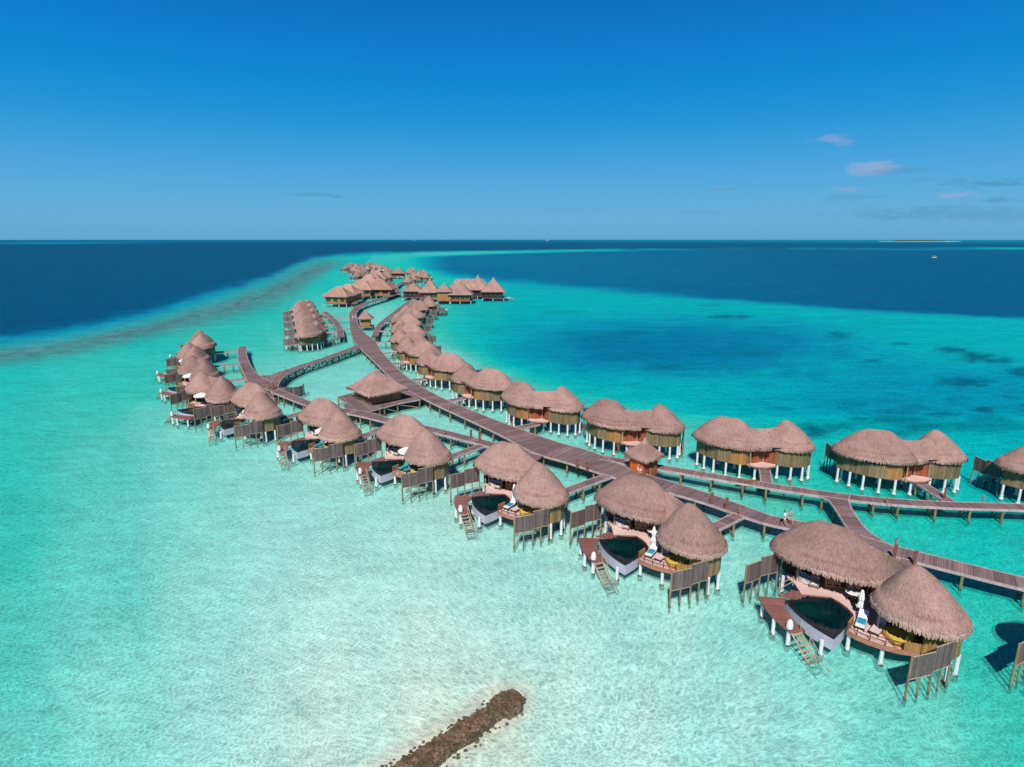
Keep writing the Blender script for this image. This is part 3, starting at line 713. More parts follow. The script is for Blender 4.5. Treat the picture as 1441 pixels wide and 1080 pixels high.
    for q, r in zip(rimp, rimp[1:]):
        aa = math.atan2(r[1] - q[1], r[0] - q[0]); p.box(((q[0] + r[0]) / 2, (q[1] + r[1]) / 2, 1.32), (math.dist(q, r) + 0.03, 0.10, 0.40), aa)
    mk("terrace_rim", p, M['rim'])
    # railing on the rim
    p = MB(); cum = []
    for q, r in zip(rimp[1:], rimp[2:]):
        for z in (1.85, 2.1): p.tube((q[0], q[1] + 0.04, z), (r[0], r[1] + 0.04, z), 0.025, 0.025, 5)
        p.tube((q[0], q[1] + 0.04, 1.45), (q[0], q[1] + 0.04, 2.15), 0.035, 0.035, 5)
    p.tube((5.25, -1.41, 1.45), (5.25, -1.41, 2.15), 0.035, 0.035, 5)
    mk("railing", p, M['wicker'])
    p = MB(); p.prism([(0.5, -1.9), (0.62, -1.9), (0.74, -3.0), (0.62, -3.0)], 1.5, 2.2); mk("parapet", p, M['orange'])
    p = MB(); p.prism([(4.35, -2.2), (5.25, -1.4), (5.3, -1.5), (4.4, -2.3)], 1.5, 2.2); mk("parapet", p, M['orange'])
    # plunge pool, an infinity edge box
    def bow(a, b, k, n=7):
        out = []
        mx, my = (a[0] + b[0]) / 2, (a[1] + b[1]) / 2; dx, dy = b[0] - a[0], b[1] - a[1]
        for i in range(n):
            t = i / n; w = 4 * t * (1 - t) * k
            out.append((a[0] + dx * t - dy * w / math.hypot(dx, dy), a[1] + dy * t + dx * w / math.hypot(dx, dy)))
        return out
    Aq, Bq, Cq, Dq = (-4.4, -2.85), (-2.25, 0.5), (0.1, -0.55), (0.45, -4.75)
    pool = bow(Aq, Dq, -0.45) + [Dq, (0.4, -3.4), Cq] + bow(Cq, Bq, -0.12, 4)[1:] + [Bq]
    cxp, cyp = -1.5, -2.0
    ins = lambda k: [(cxp + (x - cxp) * k, cyp + (y - cyp) * k) for x, y in pool]
    p = MB(); p.prism(pool, 0.28, 1.3); pw = mk("plunge_pool", p, M['poolwall'])
    p = MB()
    o_, i_ = ins(1.008), ins(0.88)
    for k in range(len(pool)):
        j = (k + 1) % len(pool)
        p.face([(*o_[k], 1.46), (*o_[j], 1.46), (*i_[j], 1.46), (*i_[k], 1.46)])
        p.face([(*o_[k], 1.303), (*o_[j], 1.303), (*o_[j], 1.46), (*o_[k], 1.46)])
        p.face([(*i_[j], 1.303), (*i_[k], 1.303), (*i_[k], 1.46), (*i_[j], 1.46)])
    mk("coping", p, M['coping'], pw)
    p = MB(); w = ins(0.885); p.face([(x, y, 1.40) for x, y in w]); mk("pool_water", p, M['pool'], pw)
    # swim platform and steps
    plat = bow((-6.5, -3.75), (-2.2, -6.3), -0.35) + [(-2.2, -6.3), (-1.55, -5.25), (-2.9, -4.55), (-4.1, -3.65), (-4.75, -2.45), (-4.8, -2.1)]
    p = MB(); p.prism(plat, 1.0, 1.16, 0, 0, uvrot=R(-48)); mk("swim_platform", p, M['platform'])
    p = MB()
    for k in range(4): p.box((-4.75 + 0.16 * k, -1.9 + 0.36 * k, 1.2 + 0.08 * k), (1.5, 0.3, 0.06), R(27))
    st = mk("deck_steps", p, M['platform'])
    p = MB()
    p.tube((-5.6, -1.9, 1.1), (-5.6, -1.9, 2.1), .035, .035, 5); p.tube((-5.2, -0.3, 1.5), (-5.2, -0.3, 2.4), .035, .035, 5); p.tube((-5.6, -1.9, 2.05), (-5.2, -0.3, 2.35), .03, .03, 5); p.tube((-5.6, -1.9, 1.6), (-5.2, -0.3, 1.9), .03, .03, 5)
    mk("handrail", p, M['pale'], st)
    # ladder into the lagoon
    p = MB()
    q0, q1 = Vector((-1.95, -5.9, 1.1)), Vector((0.95, -6.9, -1.15))
    sd = Vector((0.33, 0.95, 0)) * 0.45
    for s in (-1, 1): p.tube(q0 + sd * s, q1 + sd * s, 0.06, 0.06, 6)
    for k in range(9):
        c = q0.lerp(q1, (k + 0.5) / 9); p.box((c.x, c.y, c.z + 0.05), (0.2, 0.85, 0.05), math.atan2(sd.y, sd.x) - math.pi / 2)
    ld = mk("ladder", p, M['pale'])
    p = MB()
    for s in (1,):
        up = Vector((0, 0, 0.85))
        p.tube(q0 + sd * s + up, q1 + sd * s + up, 0.03, 0.03, 5)
        for t in (0.0, 0.33, 0.66, 0.98):
            c = q0.lerp(q1, t) + sd * s; p.tube(c, c + up, 0.03, 0.03, 5)
    mk("handrail", p, M['pale'], ld)
    # privacy screens standing off both ends
    def screen(path, ztops, zbots):
        r_ = None
        for k in range(len(path) - 1):
            q, r = path[k], path[k + 1]; dx, dy = r[0] - q[0], r[1] - q[1]; L = math.hypot(dx, dy); nx, ny = -dy / L * 0.04, dx / L * 0.04
            p = MB(); p.prism([(q[0] - nx, q[1] - ny), (r[0] - nx, r[1] - ny), (r[0] + nx, r[1] + ny), (q[0] + nx, q[1] + ny)], zbots[k], ztops[k])
            sc_ = mk("privacy_screen", p, M['grey'])
            for z in (zbots[k] - 0.05, ztops[k] - 0.02):
                p = MB(); p.tube((q[0], q[1], z), (r[0], r[1], z), 0.05, 0.05, 5); mk("rail", p, M['pale'], sc_)
        for k, q in enumerate(path):
            p = MB(); p.tube((q[0], q[1], -1.45), (q[0], q[1], (ztops[0] + 0.05) if k == 0 else zbots[min(k, len(zbots) - 1)]), 0.1, 0.085, 7); mk("screen_pile", p, M['pile'])
        for k in range(len(path) - 1):
            q, r = path[k], path[k + 1]; c = ((q[0] + r[0]) / 2, (q[1] + r[1]) / 2)
            p = MB(); p.tube((c[0], c[1], -1.45), (c[0], c[1], zbots[k] - 0.02), 0.08, 0.075, 6); mk("screen_pile", p, M['pile'])
    screen([(-8.05, -3.3), (-7.75, -1.35), (-7.15, 0.6)], [3.25, 3.55], [1.45, 1.65])
    screen([(5.75, -5.15), (6.55, -3.2), (7.1, -1.35)], [3.15, 3.5], [1.35, 1.55])
    # white posts
    posts = [(-5.8, -4.1, 1.02), (-4.0, -5.5, 1.02), (-0.3, -5.0, 0.9), (0.75, -2.75, 1.15), (3.1, -2.5, 1.15), (6.85, -.75, 1.4), (7.05, .7, 1.4), (6.3, 1.9, 1.4), (4.9, 2.45, 1.4), (3.2, 2.5, 1.4), (1.5, 2.4, 1.4), (0.5, 4.3, 1.3),
             (-1.4, 4.75, 1.45), (-3.2, 4.8, 1.45), (-4.9, 4.15, 1.45), (-6.3, 3.3, 1.45), (-7.45, 2.0, 1.45), (-6.7, 0.9, 1.3), (-4.8, 0.4, 1.3), (-2.4, 1.4, 1.3), (0.6, 0.9, 1.3), (4.8, -.6, 1.1), (-3.7, -3.3, .1)]
    for (x, y, z) in posts:
        p = MB(); p.tube((x, y, -0.9), (x, y, z), 0.15, 0.15, 10); p.lathe((x, y, 0), [(0.25, -1.6), (0.24, -0.38), (0.15, -0.2)], 10); mk("post", p, M['post'])
    p = MB(); p.tube((-2.45, -6.0, -1.45), (-2.45, -6.0, 1.3), 0.17, 0.17, 10); p.lathe((-2.45, -6.0, 0), [(0.26, 1.25), (0.27, 1.5), (0.2, 1.85), (0.09, 2.0), (0, 2.02)], 10); mk("mooring_post", p, M['post'])
    return root

VA = villa(1); VB = villa(-1); VF = villa(1, far=True); VG = villa(-1, far=True)

LIFT = 0.42
def place(src, used, loc, rz, label, group):
    o = src if not used.get(src.name) else copy_tree(src)
    used[src.name] = True
    dist = math.hypot(loc[0], loc[1]); k = 1 - 0.6 * LIFT * dist / (HC - 5) / dist   # floors stand LIFT above the survey datum
    loc = (loc[0] * k, loc[1] * k, loc[2] + LIFT)
    o.location = loc; o.rotation_euler.z = rz
    tag(o, label, "villa", group)
    return o
USED = {}

def from_small(px, py, theta, mir=1):
    """villa origin from the ground point under its round roof apex"""
    x, y = G(px, py, ZS); lx, ly = 3.62 * mir, 0.4
    c, s = math.cos(theta), math.sin(theta)
    return (x - lx * c + ly * s, y - lx * s - ly * c)
def from_big(px, py, theta, mir=1):
    x, y = G(px, py, ZS); lx, ly = -3.45 * mir, 2.4
    c, s = math.cos(theta), math.sin(theta)
    return (x - lx * c + ly * s, y - lx * s - ly * c)
def from_pair(big, small, theta, mir=1):
    a = G(*big, ZS); b = G(*small, ZS); mx, my = (a[0] + b[0]) / 2, (a[1] + b[1]) / 2
    lx, ly = 0.085 * mir, 1.4; c, s = math.cos(theta), math.sin(theta)
    return (mx - lx * c + ly * s, my - lx * s - ly * c)

GF = "thatched water villas in the front row"
front_row = [
 ("nearest whole thatched villa at bottom right, with dark pool and ladder", (1177,737), (1289.6,799), -52),
 ("thatched villa with orange rail, closed white parasol and lavender pool wall, second from the front", (897.8,669.5), (974.4,710), -48.5),
 ("thatched villa between second and fourth of front row, below the widest boardwalk", (714.8,621.5), (760,654), -48),
 ("thatched villa with open parasol, fourth in the front row, below the square pavilion", (570,586), (599,603), -44),
 ("thatched villa with open parasol and turquoise loungers, fifth in the front row", (453.7,561), (476.6,578), -42),
 ("thatched villa beside the left boardwalk bend, sixth in the front row with pool showing", (354,540), (367,551), -43)]
VILLAS = []
for (lab, b, s, th) in front_row:
    x, y = from_pair(b, s, R(th)); VILLAS.append((place(VA, USED, (x, y, 0), R(th), lab, GF), 1, 'J'))
for i, (sx_, sy_, th) in enumerate(((311, 531, -54), (287, 507, -60), (274, 488, -68), (284, 470, -74))):
    x, y = from_big(sx_, sy_, R(th), -1)
    lab = ["nearest villa of the four in the left cluster, plank screen before its pool", "thatched villa second nearest in the left cluster, screen reaching furthest left",
           "third villa of the left cluster, partly hidden behind two others", "farthest villa of the left cluster, above the end of the curved pier"][i]
    VILLAS.append((place(VB, USED, (x, y, 0), R(th), lab, "thatched villas of the left cluster"), -1, 'L'))
# the villa cut by the right frame edge, nearest of all
place(VA, USED, (44.3, 33.6, 0), R(-54), "villa cut off by the right edge, only roof tip and plank screen in view", GF)

GB = "thatched water villas along the lagoon side"
back = [
 ("villa cut off by the right edge behind the upper boardwalk, plank screen at left", None, (69.9, 72.6), 172, -1),
 ("rightmost whole villa of the lagoon row, on white posts behind the forked boardwalk", ((1237,606.7),(1310.5,605.7)), None, 164, -1),
 ("thatched villa whose pale ramp drops straight to the upper boardwalk, dark seagrass behind", ((1026.8,589),(1103.5,592.4)), None, 154, -1),
 ("thatched villa behind the small hut with orange emblem panel", ((854.8,563.7),(929.8,570)), None, 145, -1),
 ("thatched lagoon villa beside the widest part of the main boardwalk", ((730,537.5),(794.9,545.5)), None, 137, -1),
 ("second villa beyond the emblem hut's villa up the lagoon row", ((697.4,521),(652.5,511)), None, 148, 1),
 ("thatched villa level with the square pavilion roof, across the main boardwalk", ((634,498),(604.5,491)), None, 146, 1)]
for (lab, pr, loc, th, mir) in back:
    if pr: loc = from_pair(pr[0], pr[1], R(th), mir)
    VILLAS.append((place(VA if mir == 1 else VB, USED, (loc[0], loc[1] - 0.35, 0.2), R(th), lab, GB), mir, 'M'))
for i, (sx_, sy_, th) in enumerate(((574.4,474.4,144),(564,463,143),(563,451,141),(562,439,139),(572,430,134),(583,421,128),(603,416.5,112))):
    x, y = from_small(sx_, sy_, R(th))
    o = ["nearest", "second", "third", "fourth", "fifth", "sixth", "farthest"][i]
    lab = "%s of seven tightly stacked villas on the lagoon's inner curve" % o
    VILLAS.append((place(VA, USED, (x, y, 0), R(th), lab, GB), 1, 'B'))
for i, (sx_, sy_) in enumerate(((434,456),(432,445.5),(429,436.5),(426,429.5),(424,423.5))):
    th = -106
    x, y = from_big(sx_, sy_, R(th), -1)
    lab = "%s villa of the five in line left of the narrow side pier" % ["nearest", "second", "middle", "fourth", "farthest"][i]
    VILLAS.append((place(VB, USED, (x, y, 0), R(th), lab, "five villas beside the side pier"), -1, 'C'))

# far cluster, rows surveyed from the photo
def row_of(poly, n, dth, cluster, src, mir):
    W = [G(px, py, 6.5) for px, py in poly]
    seg = [math.dist(a, b) for a, b in zip(W, W[1:])]; tot = sum(seg)
    names = ["nearest", "second", "third", "fourth", "fifth", "sixth", "seventh", "eighth", "ninth", "tenth", "eleventh"]
    for i in range(n):
        s = tot * i / max(1, n - 1); k = 0
        while k < len(seg) - 1 and s > seg[k]: s -= seg[k]; k += 1
        t = s / seg[k]; x = W[k][0] + (W[k + 1][0] - W[k][0]) * t; y = W[k][1] + (W[k + 1][1] - W[k][1]) * t
        a = math.atan2(W[k + 1][1] - W[k][1], W[k + 1][0] - W[k][0]) + dth
        a += random.uniform(-0.35, 0.35); x += random.uniform(-5, 5); y += random.uniform(-6, 6)
        lab = "tiny distant thatched villa, %s %s" % (names[i] if i < n - 1 else "farthest", cluster)
        place(src, USED, (x, y, 0), a, lab, "distant villas on the far side of the reef")
row_of([(534,392),(526,388),(514,384.5),(503,380.5),(496,376.5),(494,371.5)], 11, math.pi - R(10), "in the outer curve beyond the spa roofs", VF, 1)
row_of([(551,380.5),(540,376.5),(528,373),(514,370)], 9, R(170), "in the upper row at the tip of the reef", VG, -1)
row_of([(546,386),(533,380),(520,376),(507,372.5)], 8, math.pi - R(6), "in the middle row between the two outer far rows", VF, 1)
row_of([(583,391),(590,388),(592,384),(588,380.5),(582,378)], 7, R(0), "in the round clump right of the far boardwalk fork", VG, -1)

# ------------------------------------------------------------------ boardwalks
def smooth_path(pts, step=1.2):
    P_ = [Vector(p) for p in pts]; out = []
    n = len(P_)
    for i in range(n - 1):
        p0 = P_[max(0, i - 1)]; p1 = P_[i]; p2 = P_[i + 1]; p3 = P_[min(n - 1, i + 2)]
        k = max(2, int((p2 - p1).length / step))
        for j in range(k):
            t = j / k
            out.append(0.5 * ((2 * p1) + (-p0 + p2) * t + (2 * p0 - 5 * p1 + 4 * p2 - p3) * t * t + (-p0 + 3 * p1 - 3 * p2 + p3) * t ** 3))
    out.append(P_[-1]); return out

ALLPATHS = {}
zoff = [0]
def jetty(key, label, pxw, name="boardwalk", pile_step=4.5, brace=False, thick=0.14, world=False, lamps=False, zt=1.8, cat="boardwalk", group=None, piles=True, pn=7):
    zoff[0] += 1; z = zt + 0.0045 * (zoff[0] % 9)
    pts = [((p[0], p[1]) if world else G(p[0], p[1], zt)) + (p[2],) for p in pxw]
    sm = smooth_path(pts, 1.2 if not world else 2.0)
    root = empty(name, (sm[0].x, sm[0].y, 0)); tag(root, label, cat, group)
    ox, oy = sm[0].x, sm[0].y
    L_, R2, arc = [], [], [0]
    for i, p in enumerate(sm):
        q = sm[min(i + 1, len(sm) - 1)]; r = sm[max(i - 1, 0)]
        d = Vector((q.x - r.x, q.y - r.y)); d.normalize(); nx, ny = -d.y, d.x; h = p.z / 2
        L_.append((p.x + nx * h - ox, p.y + ny * h - oy)); R2.append((p.x - nx * h - ox, p.y - ny * h - oy))
        if i: arc.append(arc[-1] + math.dist((p.x, p.y), (sm[i - 1].x, sm[i - 1].y)))
    mb = MB(); e1 = MB(); e2 = MB()
    for i in range(len(sm) - 1):
        a, b, c, d_ = L_[i], L_[i + 1], R2[i + 1], R2[i]; u0, u1 = arc[i], arc[i + 1]; w = sm[i].z
        mb.face([(*d_, z), (*c, z), (*b, z), (*a, z)], [(u0, 0), (u1, 0), (u1, w), (u0, w)])
        mb.face([(*a, z - thick), (*b, z - thick), (*c, z - thick), (*d_, z - thick)], [(u0, 0), (u1, 0), (u1, w), (u0, w)])
    for e, S_, sg in ((e1, L_, 1), (e2, R2, -1)):
        prev = None
        for i in range(len(sm)):
            o_ = R2[i] if sg == 1 else L_[i]
            dx, dy = S_[i][0] - o_[0], S_[i][1] - o_[1]; l = math.hypot(dx, dy) or 1; dx /= l; dy /= l
            prof = [(S_[i][0] - dx * 0.1, S_[i][1] - dy * 0.1, z + 0.025), (S_[i][0] + dx * 0.03, S_[i][1] + dy * 0.03, z + 0.025), (S_[i][0] + dx * 0.03, S_[i][1] + dy * 0.03, z - 0.24), (S_[i][0] - dx * 0.1, S_[i][1] - dy * 0.1, z - 0.24)]
            if prev:
                for k in range(4):
                    kk = (k + 1) % 4; e.face([prev[k], prof[k], prof[kk], prev[kk]], [(arc[i], 0), (arc[i], .2), (arc[i] + 1, .2), (arc[i] + 1, 0)])
            prev = prof
    mb.build("deck", M['walk'], root)
    e1.build("edge_beam", M['walkedge'], root); e2.build("edge_beam", M['walkedge'], root)
    if piles:
        nx_ = 1.0 if pile_step < 6 else pile_step / 2
        s = 1.2; i = 0; cnt = 0; lastpair = None
        while s < arc[-1] and cnt < 94:
            while i < len(arc) - 2 and arc[i + 1] < s: i += 1
            a, b = L_[i], R2[i]; c = ((a[0] + b[0]) / 2, (a[1] + b[1]) / 2)
            k0 = 0.86
            pa = (c[0] + (a[0] - c[0]) * k0, c[1] + (a[1] - c[1]) * k0); pb = (c[0] + (b[0] - c[0]) * k0, c[1] + (b[1] - c[1]) * k0)
            for q in (pa, pb):
                m_ = MB(); m_.tube((q[0] + random.uniform(-.05, .05), q[1], -1.0), (q[0], q[1], z - 0.2), 0.15, 0.13, pn); m_.build("pile", M['pile'], root); cnt += 1
            m_ = MB(); m_.tube((pa[0], pa[1], z - 0.34), (pb[0], pb[1], z - 0.34), 0.1, 0.1, 5)
            if brace:
                m_.tube((pa[0], pa[1], 0.15), (pb[0], pb[1], z - 0.4), 0.06, 0.06, 5); m_.tube((pb[0], pb[1], 0.15), (pa[0], pa[1], z - 0.4), 0.06, 0.06, 5)
                if lastpair and brace == 2:
                    for q, r in ((pa, lastpair[0]), (pb, lastpair[1])):
                        m_.tube((q[0], q[1], 0.05), (r[0], r[1], z - 0.3), 0.1, 0.1, 5); m_.tube((r[0], r[1], 0.05), (q[0], q[1], z - 0.3), 0.1, 0.1, 5)
            m_.build("bracing", M['pile'] if brace != 2 else M['pale'], root)
            lastpair = (pa, pb)
            s += pile_step
        if lamps:
            s = 3.0; i = 0; k = 0
            while s < arc[-1]:
                while i < len(arc) - 2 and arc[i + 1] < s: i += 1
                q = L_[i] if k % 2 == 0 else R2[i]
                m_ = MB(); m_.tube((q[0], q[1], z - 0.3), (q[0], q[1], z + 0.75), 0.09, 0.09, 6); m_.tube((q[0], q[1], z + 0.75), (q[0], q[1], z + 0.9), 0.13, 0.11, 6)
                m_.build("bollard", M['rim'], root); s += lamps; k += 1
    ALLPATHS[key] = [(p.x, p.y, p.z) for p in sm]
    return root

jetty('M1', "wide purple brown boardwalk running from the lower right edge to the square pavilion", [(1560,848,2.5),(1441,821,2.5),(1355,800,2.5),(1257,775,2.5),(1200,758,2.5),(1130,741,2.5),(1080,731,2.5),(1000,703,2.9),(930,682,3.4),(870,664,4.2),(815,643,6.0),(770,630,6.0),(725,611,4.6),(680,592,3.8),(620,566,3.4),(585,548,3.6)], lamps=14)
jetty('M2', "curving boardwalk stretch from the square pavilion past the lagoon fork, two walkers on it", [(585,548,3.6),(560,530,3.6),(537,508,4.0),(522,492,5.0),(513,480,6.2),(505,471,4.6),(499,460,3.2),(497,450,3.0),(497,441,3.0),(503,433,3.0)], pile_step=6.5, lamps=22)
jetty('M3', "far boardwalk bending past the spa toward the distant villas", [(503,433,3.0),(510,429,3.2),(523,424.5,3.4),(540,419.5,3.6),(552,415,4.4),(557,410.5,4.5),(555,404,4.0),(551,399,3.4),(548.5,394,3.0),(547,389,3.0),(544,384.5,3.0),(536,381,3.0),(520,377.5,3.0)], pile_step=12)
jetty('U', "narrow upper boardwalk on bracketed piles serving the lagoon villas", [(846,644,1.8),(880,650,1.8),(960,663,1.8),(1060,680,1.8),(1130,691,1.8),(1227,703.5,1.8),(1330,710.5,1.8),(1441,714,1.8),(1600,722,1.8)], pile_step=3.6, brace=1, lamps=11)
jetty('K', "short splayed connecting boardwalk between upper and main boardwalk at right", [(1172,697,4.2),(1179,704,2.4),(1190,722,1.9),(1206,745,2.0),(1224,760,2.3),(1246,773,2.4)], pile_step=3.5)
jetty('J', "narrow boardwalk running behind the front row villas, zigzagging left of the main one", [(375,544,2.0),(398,554,2.2),(437,569,2.1),(470,576,2.2),(507,582,2.6),(550,593,2.0),(604,604,2.0),(664,619,2.0),(694,627,2.0),(735,640,2.2),(760,645.5,2.4)], pile_step=3.6, brace=1, lamps=17)
jetty('L', "curved end pier beside the left villa cluster", [(341.5,488,2.2),(341,500,2.3),(345,514,2.4),(353,527,2.8),(364,538,4.0),(378,546,3.0)], pile_step=4.0, brace=1)
jetty('T', "long truss footbridge with cross braced sides between the left pier and main boardwalk", [(382,551,2.0),(385,543,2.0),(389,535,2.1),(399,527,2.2),(420,517,2.2),(457,505,2.2),(490,493,2.4),(508,487,3.2)], pile_step=3.4, brace=2, lamps=9)
jetty('B', "slender curved walkway along the inner side of the stacked lagoon villas", [(527,474,2.0),(533,459,1.8),(545,448,1.8),(558,438,1.8),(571,428,1.8),(584,420.5,2.4)], pile_step=6)
jetty('C', "short side pier ending in a timber stair between five villas and main boardwalk", [(457,439,2.2),(465,446,2.2),(473,454,2.2),(478,464,2.2),(479.5,475,2.2)], pile_step=6)
jetty('C1', "farther of two straight thin footbridges from the side pier", [(468,448.5,1.4),(493,447.5,1.4)], pile_step=8)
jetty('C2', "nearer of two straight thin footbridges from the side pier", [(478,464,1.4),(495,463,1.4)], pile_step=8)
jetty('R1', "restaurant quay deck reaching from far boardwalk under the pyramid roofs", [(556,413.5,5),(575,414.5,5),(596,416,6),(615,419,9),(640,420.5,10),(668,420,8)], pile_step=10)
jetty('R2', "thin pale far walkway forking right toward the round clump of distant villas", [(557,404,3.0),(563,399,2.2),(569,395,2.0),(575,389,2.0),(577,384,2.0)], pile_step=16)
jetty('S1', "covered looking ramp to the spa from the far boardwalk, dark railings", [(497,428.5,2.2),(504,423,2.2),(512,417,2.2),(519,412,2.2)], pile_step=8)

# entrance walkways from each villa to the closest boardwalk
ordn = 0
allpts = [(k, p) for k, v in ALLPATHS.items() if k in ('M1', 'M2', 'U', 'J', 'L', 'B', 'C', 'M3') for p in v]
for (v, mir, key) in VILLAS:
    lx, ly = 1.7 * mir, 4.2; c, s = math.cos(v.rotation_euler.z), math.sin(v.rotation_euler.z)
    ex, ey = v.location.x + lx * c - ly * s, v.location.y + lx * s + ly * c
    if key == 'C': cand = [p for k, p in allpts if k == 'C']
    elif key == 'L': cand = [p for k, p in allpts if k in ('L', 'J')]
    else: cand = [p for k, p in allpts]
    best = min(cand, key=lambda p: math.dist(p[:2], (ex, ey)))
    hw_ = best[2] / 2 - 0.12; best = best[:2]; dd_ = math.dist(best, (ex, ey)) or 1
    best = (best[0] + (ex - best[0]) / dd_ * hw_, best[1] + (ey - best[1]) / dd_ * hw_)
    if math.dist(best, (ex, ey)) < 1.2: continue
    ordn += 1
    lab0 = v["label"].split(",")[0].replace("nearest whole ", "")
    r_ = jetty('spur%d' % ordn, "entrance walkway of the " + " ".join(v["label"].split(",")[0].split()[:11]), [(ex, ey, 1.4), ((ex + best[0]) / 2, (ey + best[1]) / 2, 1.4), (best[0], best[1], 1.4)], name="entrance_walkway", pile_step=2.6, world=True, brace=1 if key != 'C' else False, zt=1.77, cat="walkway", group="entrance walkways of the villas", pn=6)

# ------------------------------------------------------------------ square huts and pavilions
def hip_roof(mb, w, d, z0, z1, ridge=0.0, rows=8, flare=0.25, n=12):
    """four-sided thatched roof with slightly flared eaves; ridge along x"""
    def ring(s):
        hw = ridge / 2 + (w / 2 - ridge / 2) * s; hd = d / 2 * s + 0.01
        pts = []
        for (a, b) in (((-hw, -hd), (hw, -hd)), ((hw, -hd), (hw, hd)), ((hw, hd), (-hw, hd)), ((-hw, hd), (-hw, -hd))):
            for k in range(n):
                t = k / n; x = a[0] + (b[0] - a[0]) * t; y = a[1] + (b[1] - a[1]) * t
                pts.append((x, y))
        return pts
    Rr, Ur = [], []
    S = [i / rows for i in range(rows + 1)]
    for s in S:
        z = z1 - (z1 - z0) * (s * (1 - flare) + flare * math.sin(s * math.pi / 2))
        pr = ring(s); row = [(x, y, z + noise.noise((x * 1.7, y * 1.7, s * 5)) * 0.04) for x, y in pr]
        Rr.append(row); Ur.append([(i * w / n * 1.0, s * 5) for i in range(len(row) + 1)])
    for (s, dz) in ((1.01, -0.18), (0.98, -0.36), (0.6, 0.2)):
        pr = ring(s); Rr.append([(x, y, z0 + dz) for x, y in pr]); Ur.append([(i * w / n, 5.2) for i in range(len(pr) + 1)])
    mb.grid(Rr, Ur)
    return ring(1.0)

def pavilion(name, label, cat, loc, rz, w, d, wallw, walld, zb, z0, z1, ridge=0.0, thatch='thatch', wall='orange', posts=True, group=None, deck=None, caps=False, fr=220, postmat='post', rowsn=8, windows=0):
    root = empty(name, (loc[0], loc[1], 0), rz); tag(root, label, cat, group)
    mb = MB(); rg = hip_roof(mb, w, d, z0, z1, ridge, rowsn); rf = mb.build("roof", M[thatch], root, smooth=False)
    fb = MB(); fringe_blades(fb, rg, [(0, 0)] * len(rg), z0 - 0.05, fr, random.Random(3), 0.3, 0.55); fb.build("thatch_fringe", M['fringe'], rf)
    if caps:
        cb = MB()
        for sx2 in (-1, 1):
            for sy2 in (-1, 1):
                cb.tube((sx2 * ridge / 2, 0, z1 + 0.03), (sx2 * w / 2, sy2 * d / 2, z0 + 0.08), 0.17, 0.17, 5)
        if ridge: cb.tube((-ridge / 2, 0, z1 + 0.05), (ridge / 2, 0, z1 + 0.05), 0.2, 0.2, 5)
        cb.build("ridge_cap", M['ridge'], rf)
    else:
        cb = MB(); cb.lathe((0, 0, z1 - 0.45), [(0.5, 0), (0.3, .35), (0.12, .75), (0, .85)], 8); cb.build("finial", M['fringe'], rf)
    wb = MB(); wb.box((0, 0, (zb + z0 + 0.2) / 2), (wallw, walld, z0 + 0.2 - zb)); wl = wb.build("wall", M[wall], root)
    for k in range(windows):
        x = -wallw / 2 + wallw * (k + 0.5) / windows
        for sgn in (-1, 1):
            b_ = MB(); b_.box((x, sgn * (walld / 2 + 0.02), (zb + z0) / 2 + 0.1), (wallw / windows * 0.62, 0.06, (z0 - zb) * 0.55)); b_.build("window", M['glass'], root)
    if deck:
        db = MB(); db.box((0, 0, zb - 0.1), (deck[0], deck[1], 0.2)); db.build("deck", M['platform'], root)
    if posts:
        dw, dd = (deck or (wallw, walld)); nxp = max(2, int(dw / 3.0)); nyp = max(2, int(dd / 3.5))
        for i in range(nxp):
            for j in range(nyp):
                if 0 < i < nxp - 1 and 0 < j < nyp - 1: continue
                x = -dw / 2 + 0.3 + (dw - 0.6) * i / (nxp - 1); y = -dd / 2 + 0.3 + (dd - 0.6) * j / (nyp - 1)
                b_ = MB(); b_.tube((x, y, -1.0), (x, y, zb - 0.15), 0.16, 0.16, 7); b_.build("post", M[postmat], root)
    return root

# square pavilion between boardwalks
x0, y0 = G(528, 523, 7.6)
pv = pavilion("thatched_pavilion", "square thatched pavilion with pyramid roof on brown deck between two boardwalks", "pavilion", (-26.04, 113.3), R(42), 8.4, 9.0, 6.2, 6.8, 2.0, 4.1, 7.7, wall='slat', posts=False, fr=320)
def poly_deck(name, label, cat, pxs, z, mat='walk', piles=3.5, brace=False):
    W = [G(a, b, z) for a, b in pxs]; ox, oy = W[0]
    root = empty(name, (ox, oy, 0)); tag(root, label, cat)
    mb = MB(); mb.prism([(x - ox, y - oy) for x, y in W], z - 0.25, z, 0, 1, uvrot=R(28)); mb.build("deck", [M[mat], M['walkedge']], root)
    for i in range(len(W)):
        a, b = W[i], W[(i + 1) % len(W)]; L = math.dist(a, b); n = max(1, int(L / piles))
        for k in range(n):
            t = k / n; x, y = a[0] + (b[0] - a[0]) * t - ox, a[1] + (b[1] - a[1]) * t - oy
            c = (sum(p[0] for p in W) / len(W) - ox, sum(p[1] for p in W) / len(W) - oy)
            x += (c[0] - x) * 0.03; y += (c[1] - y) * 0.03
            m_ = MB(); m_.tube((x, y, -1.0), (x, y, z - 0.2), 0.13, 0.13, 6); m_.build("pile", M['pile'], root)
            if brace and k % 1 == 0:
                x2, y2 = a[0] + (b[0] - a[0]) * (k + 1) / n - ox, a[1] + (b[1] - a[1]) * (k + 1) / n - oy
                m_ = MB(); m_.tube((x, y, 0.1), (x2 + (c[0] - x2) * .03, y2 + (c[1] - y2) * .03, z - 0.3), 0.06, 0.06, 5); m_.build("brace", M['pale'], root)
    return root
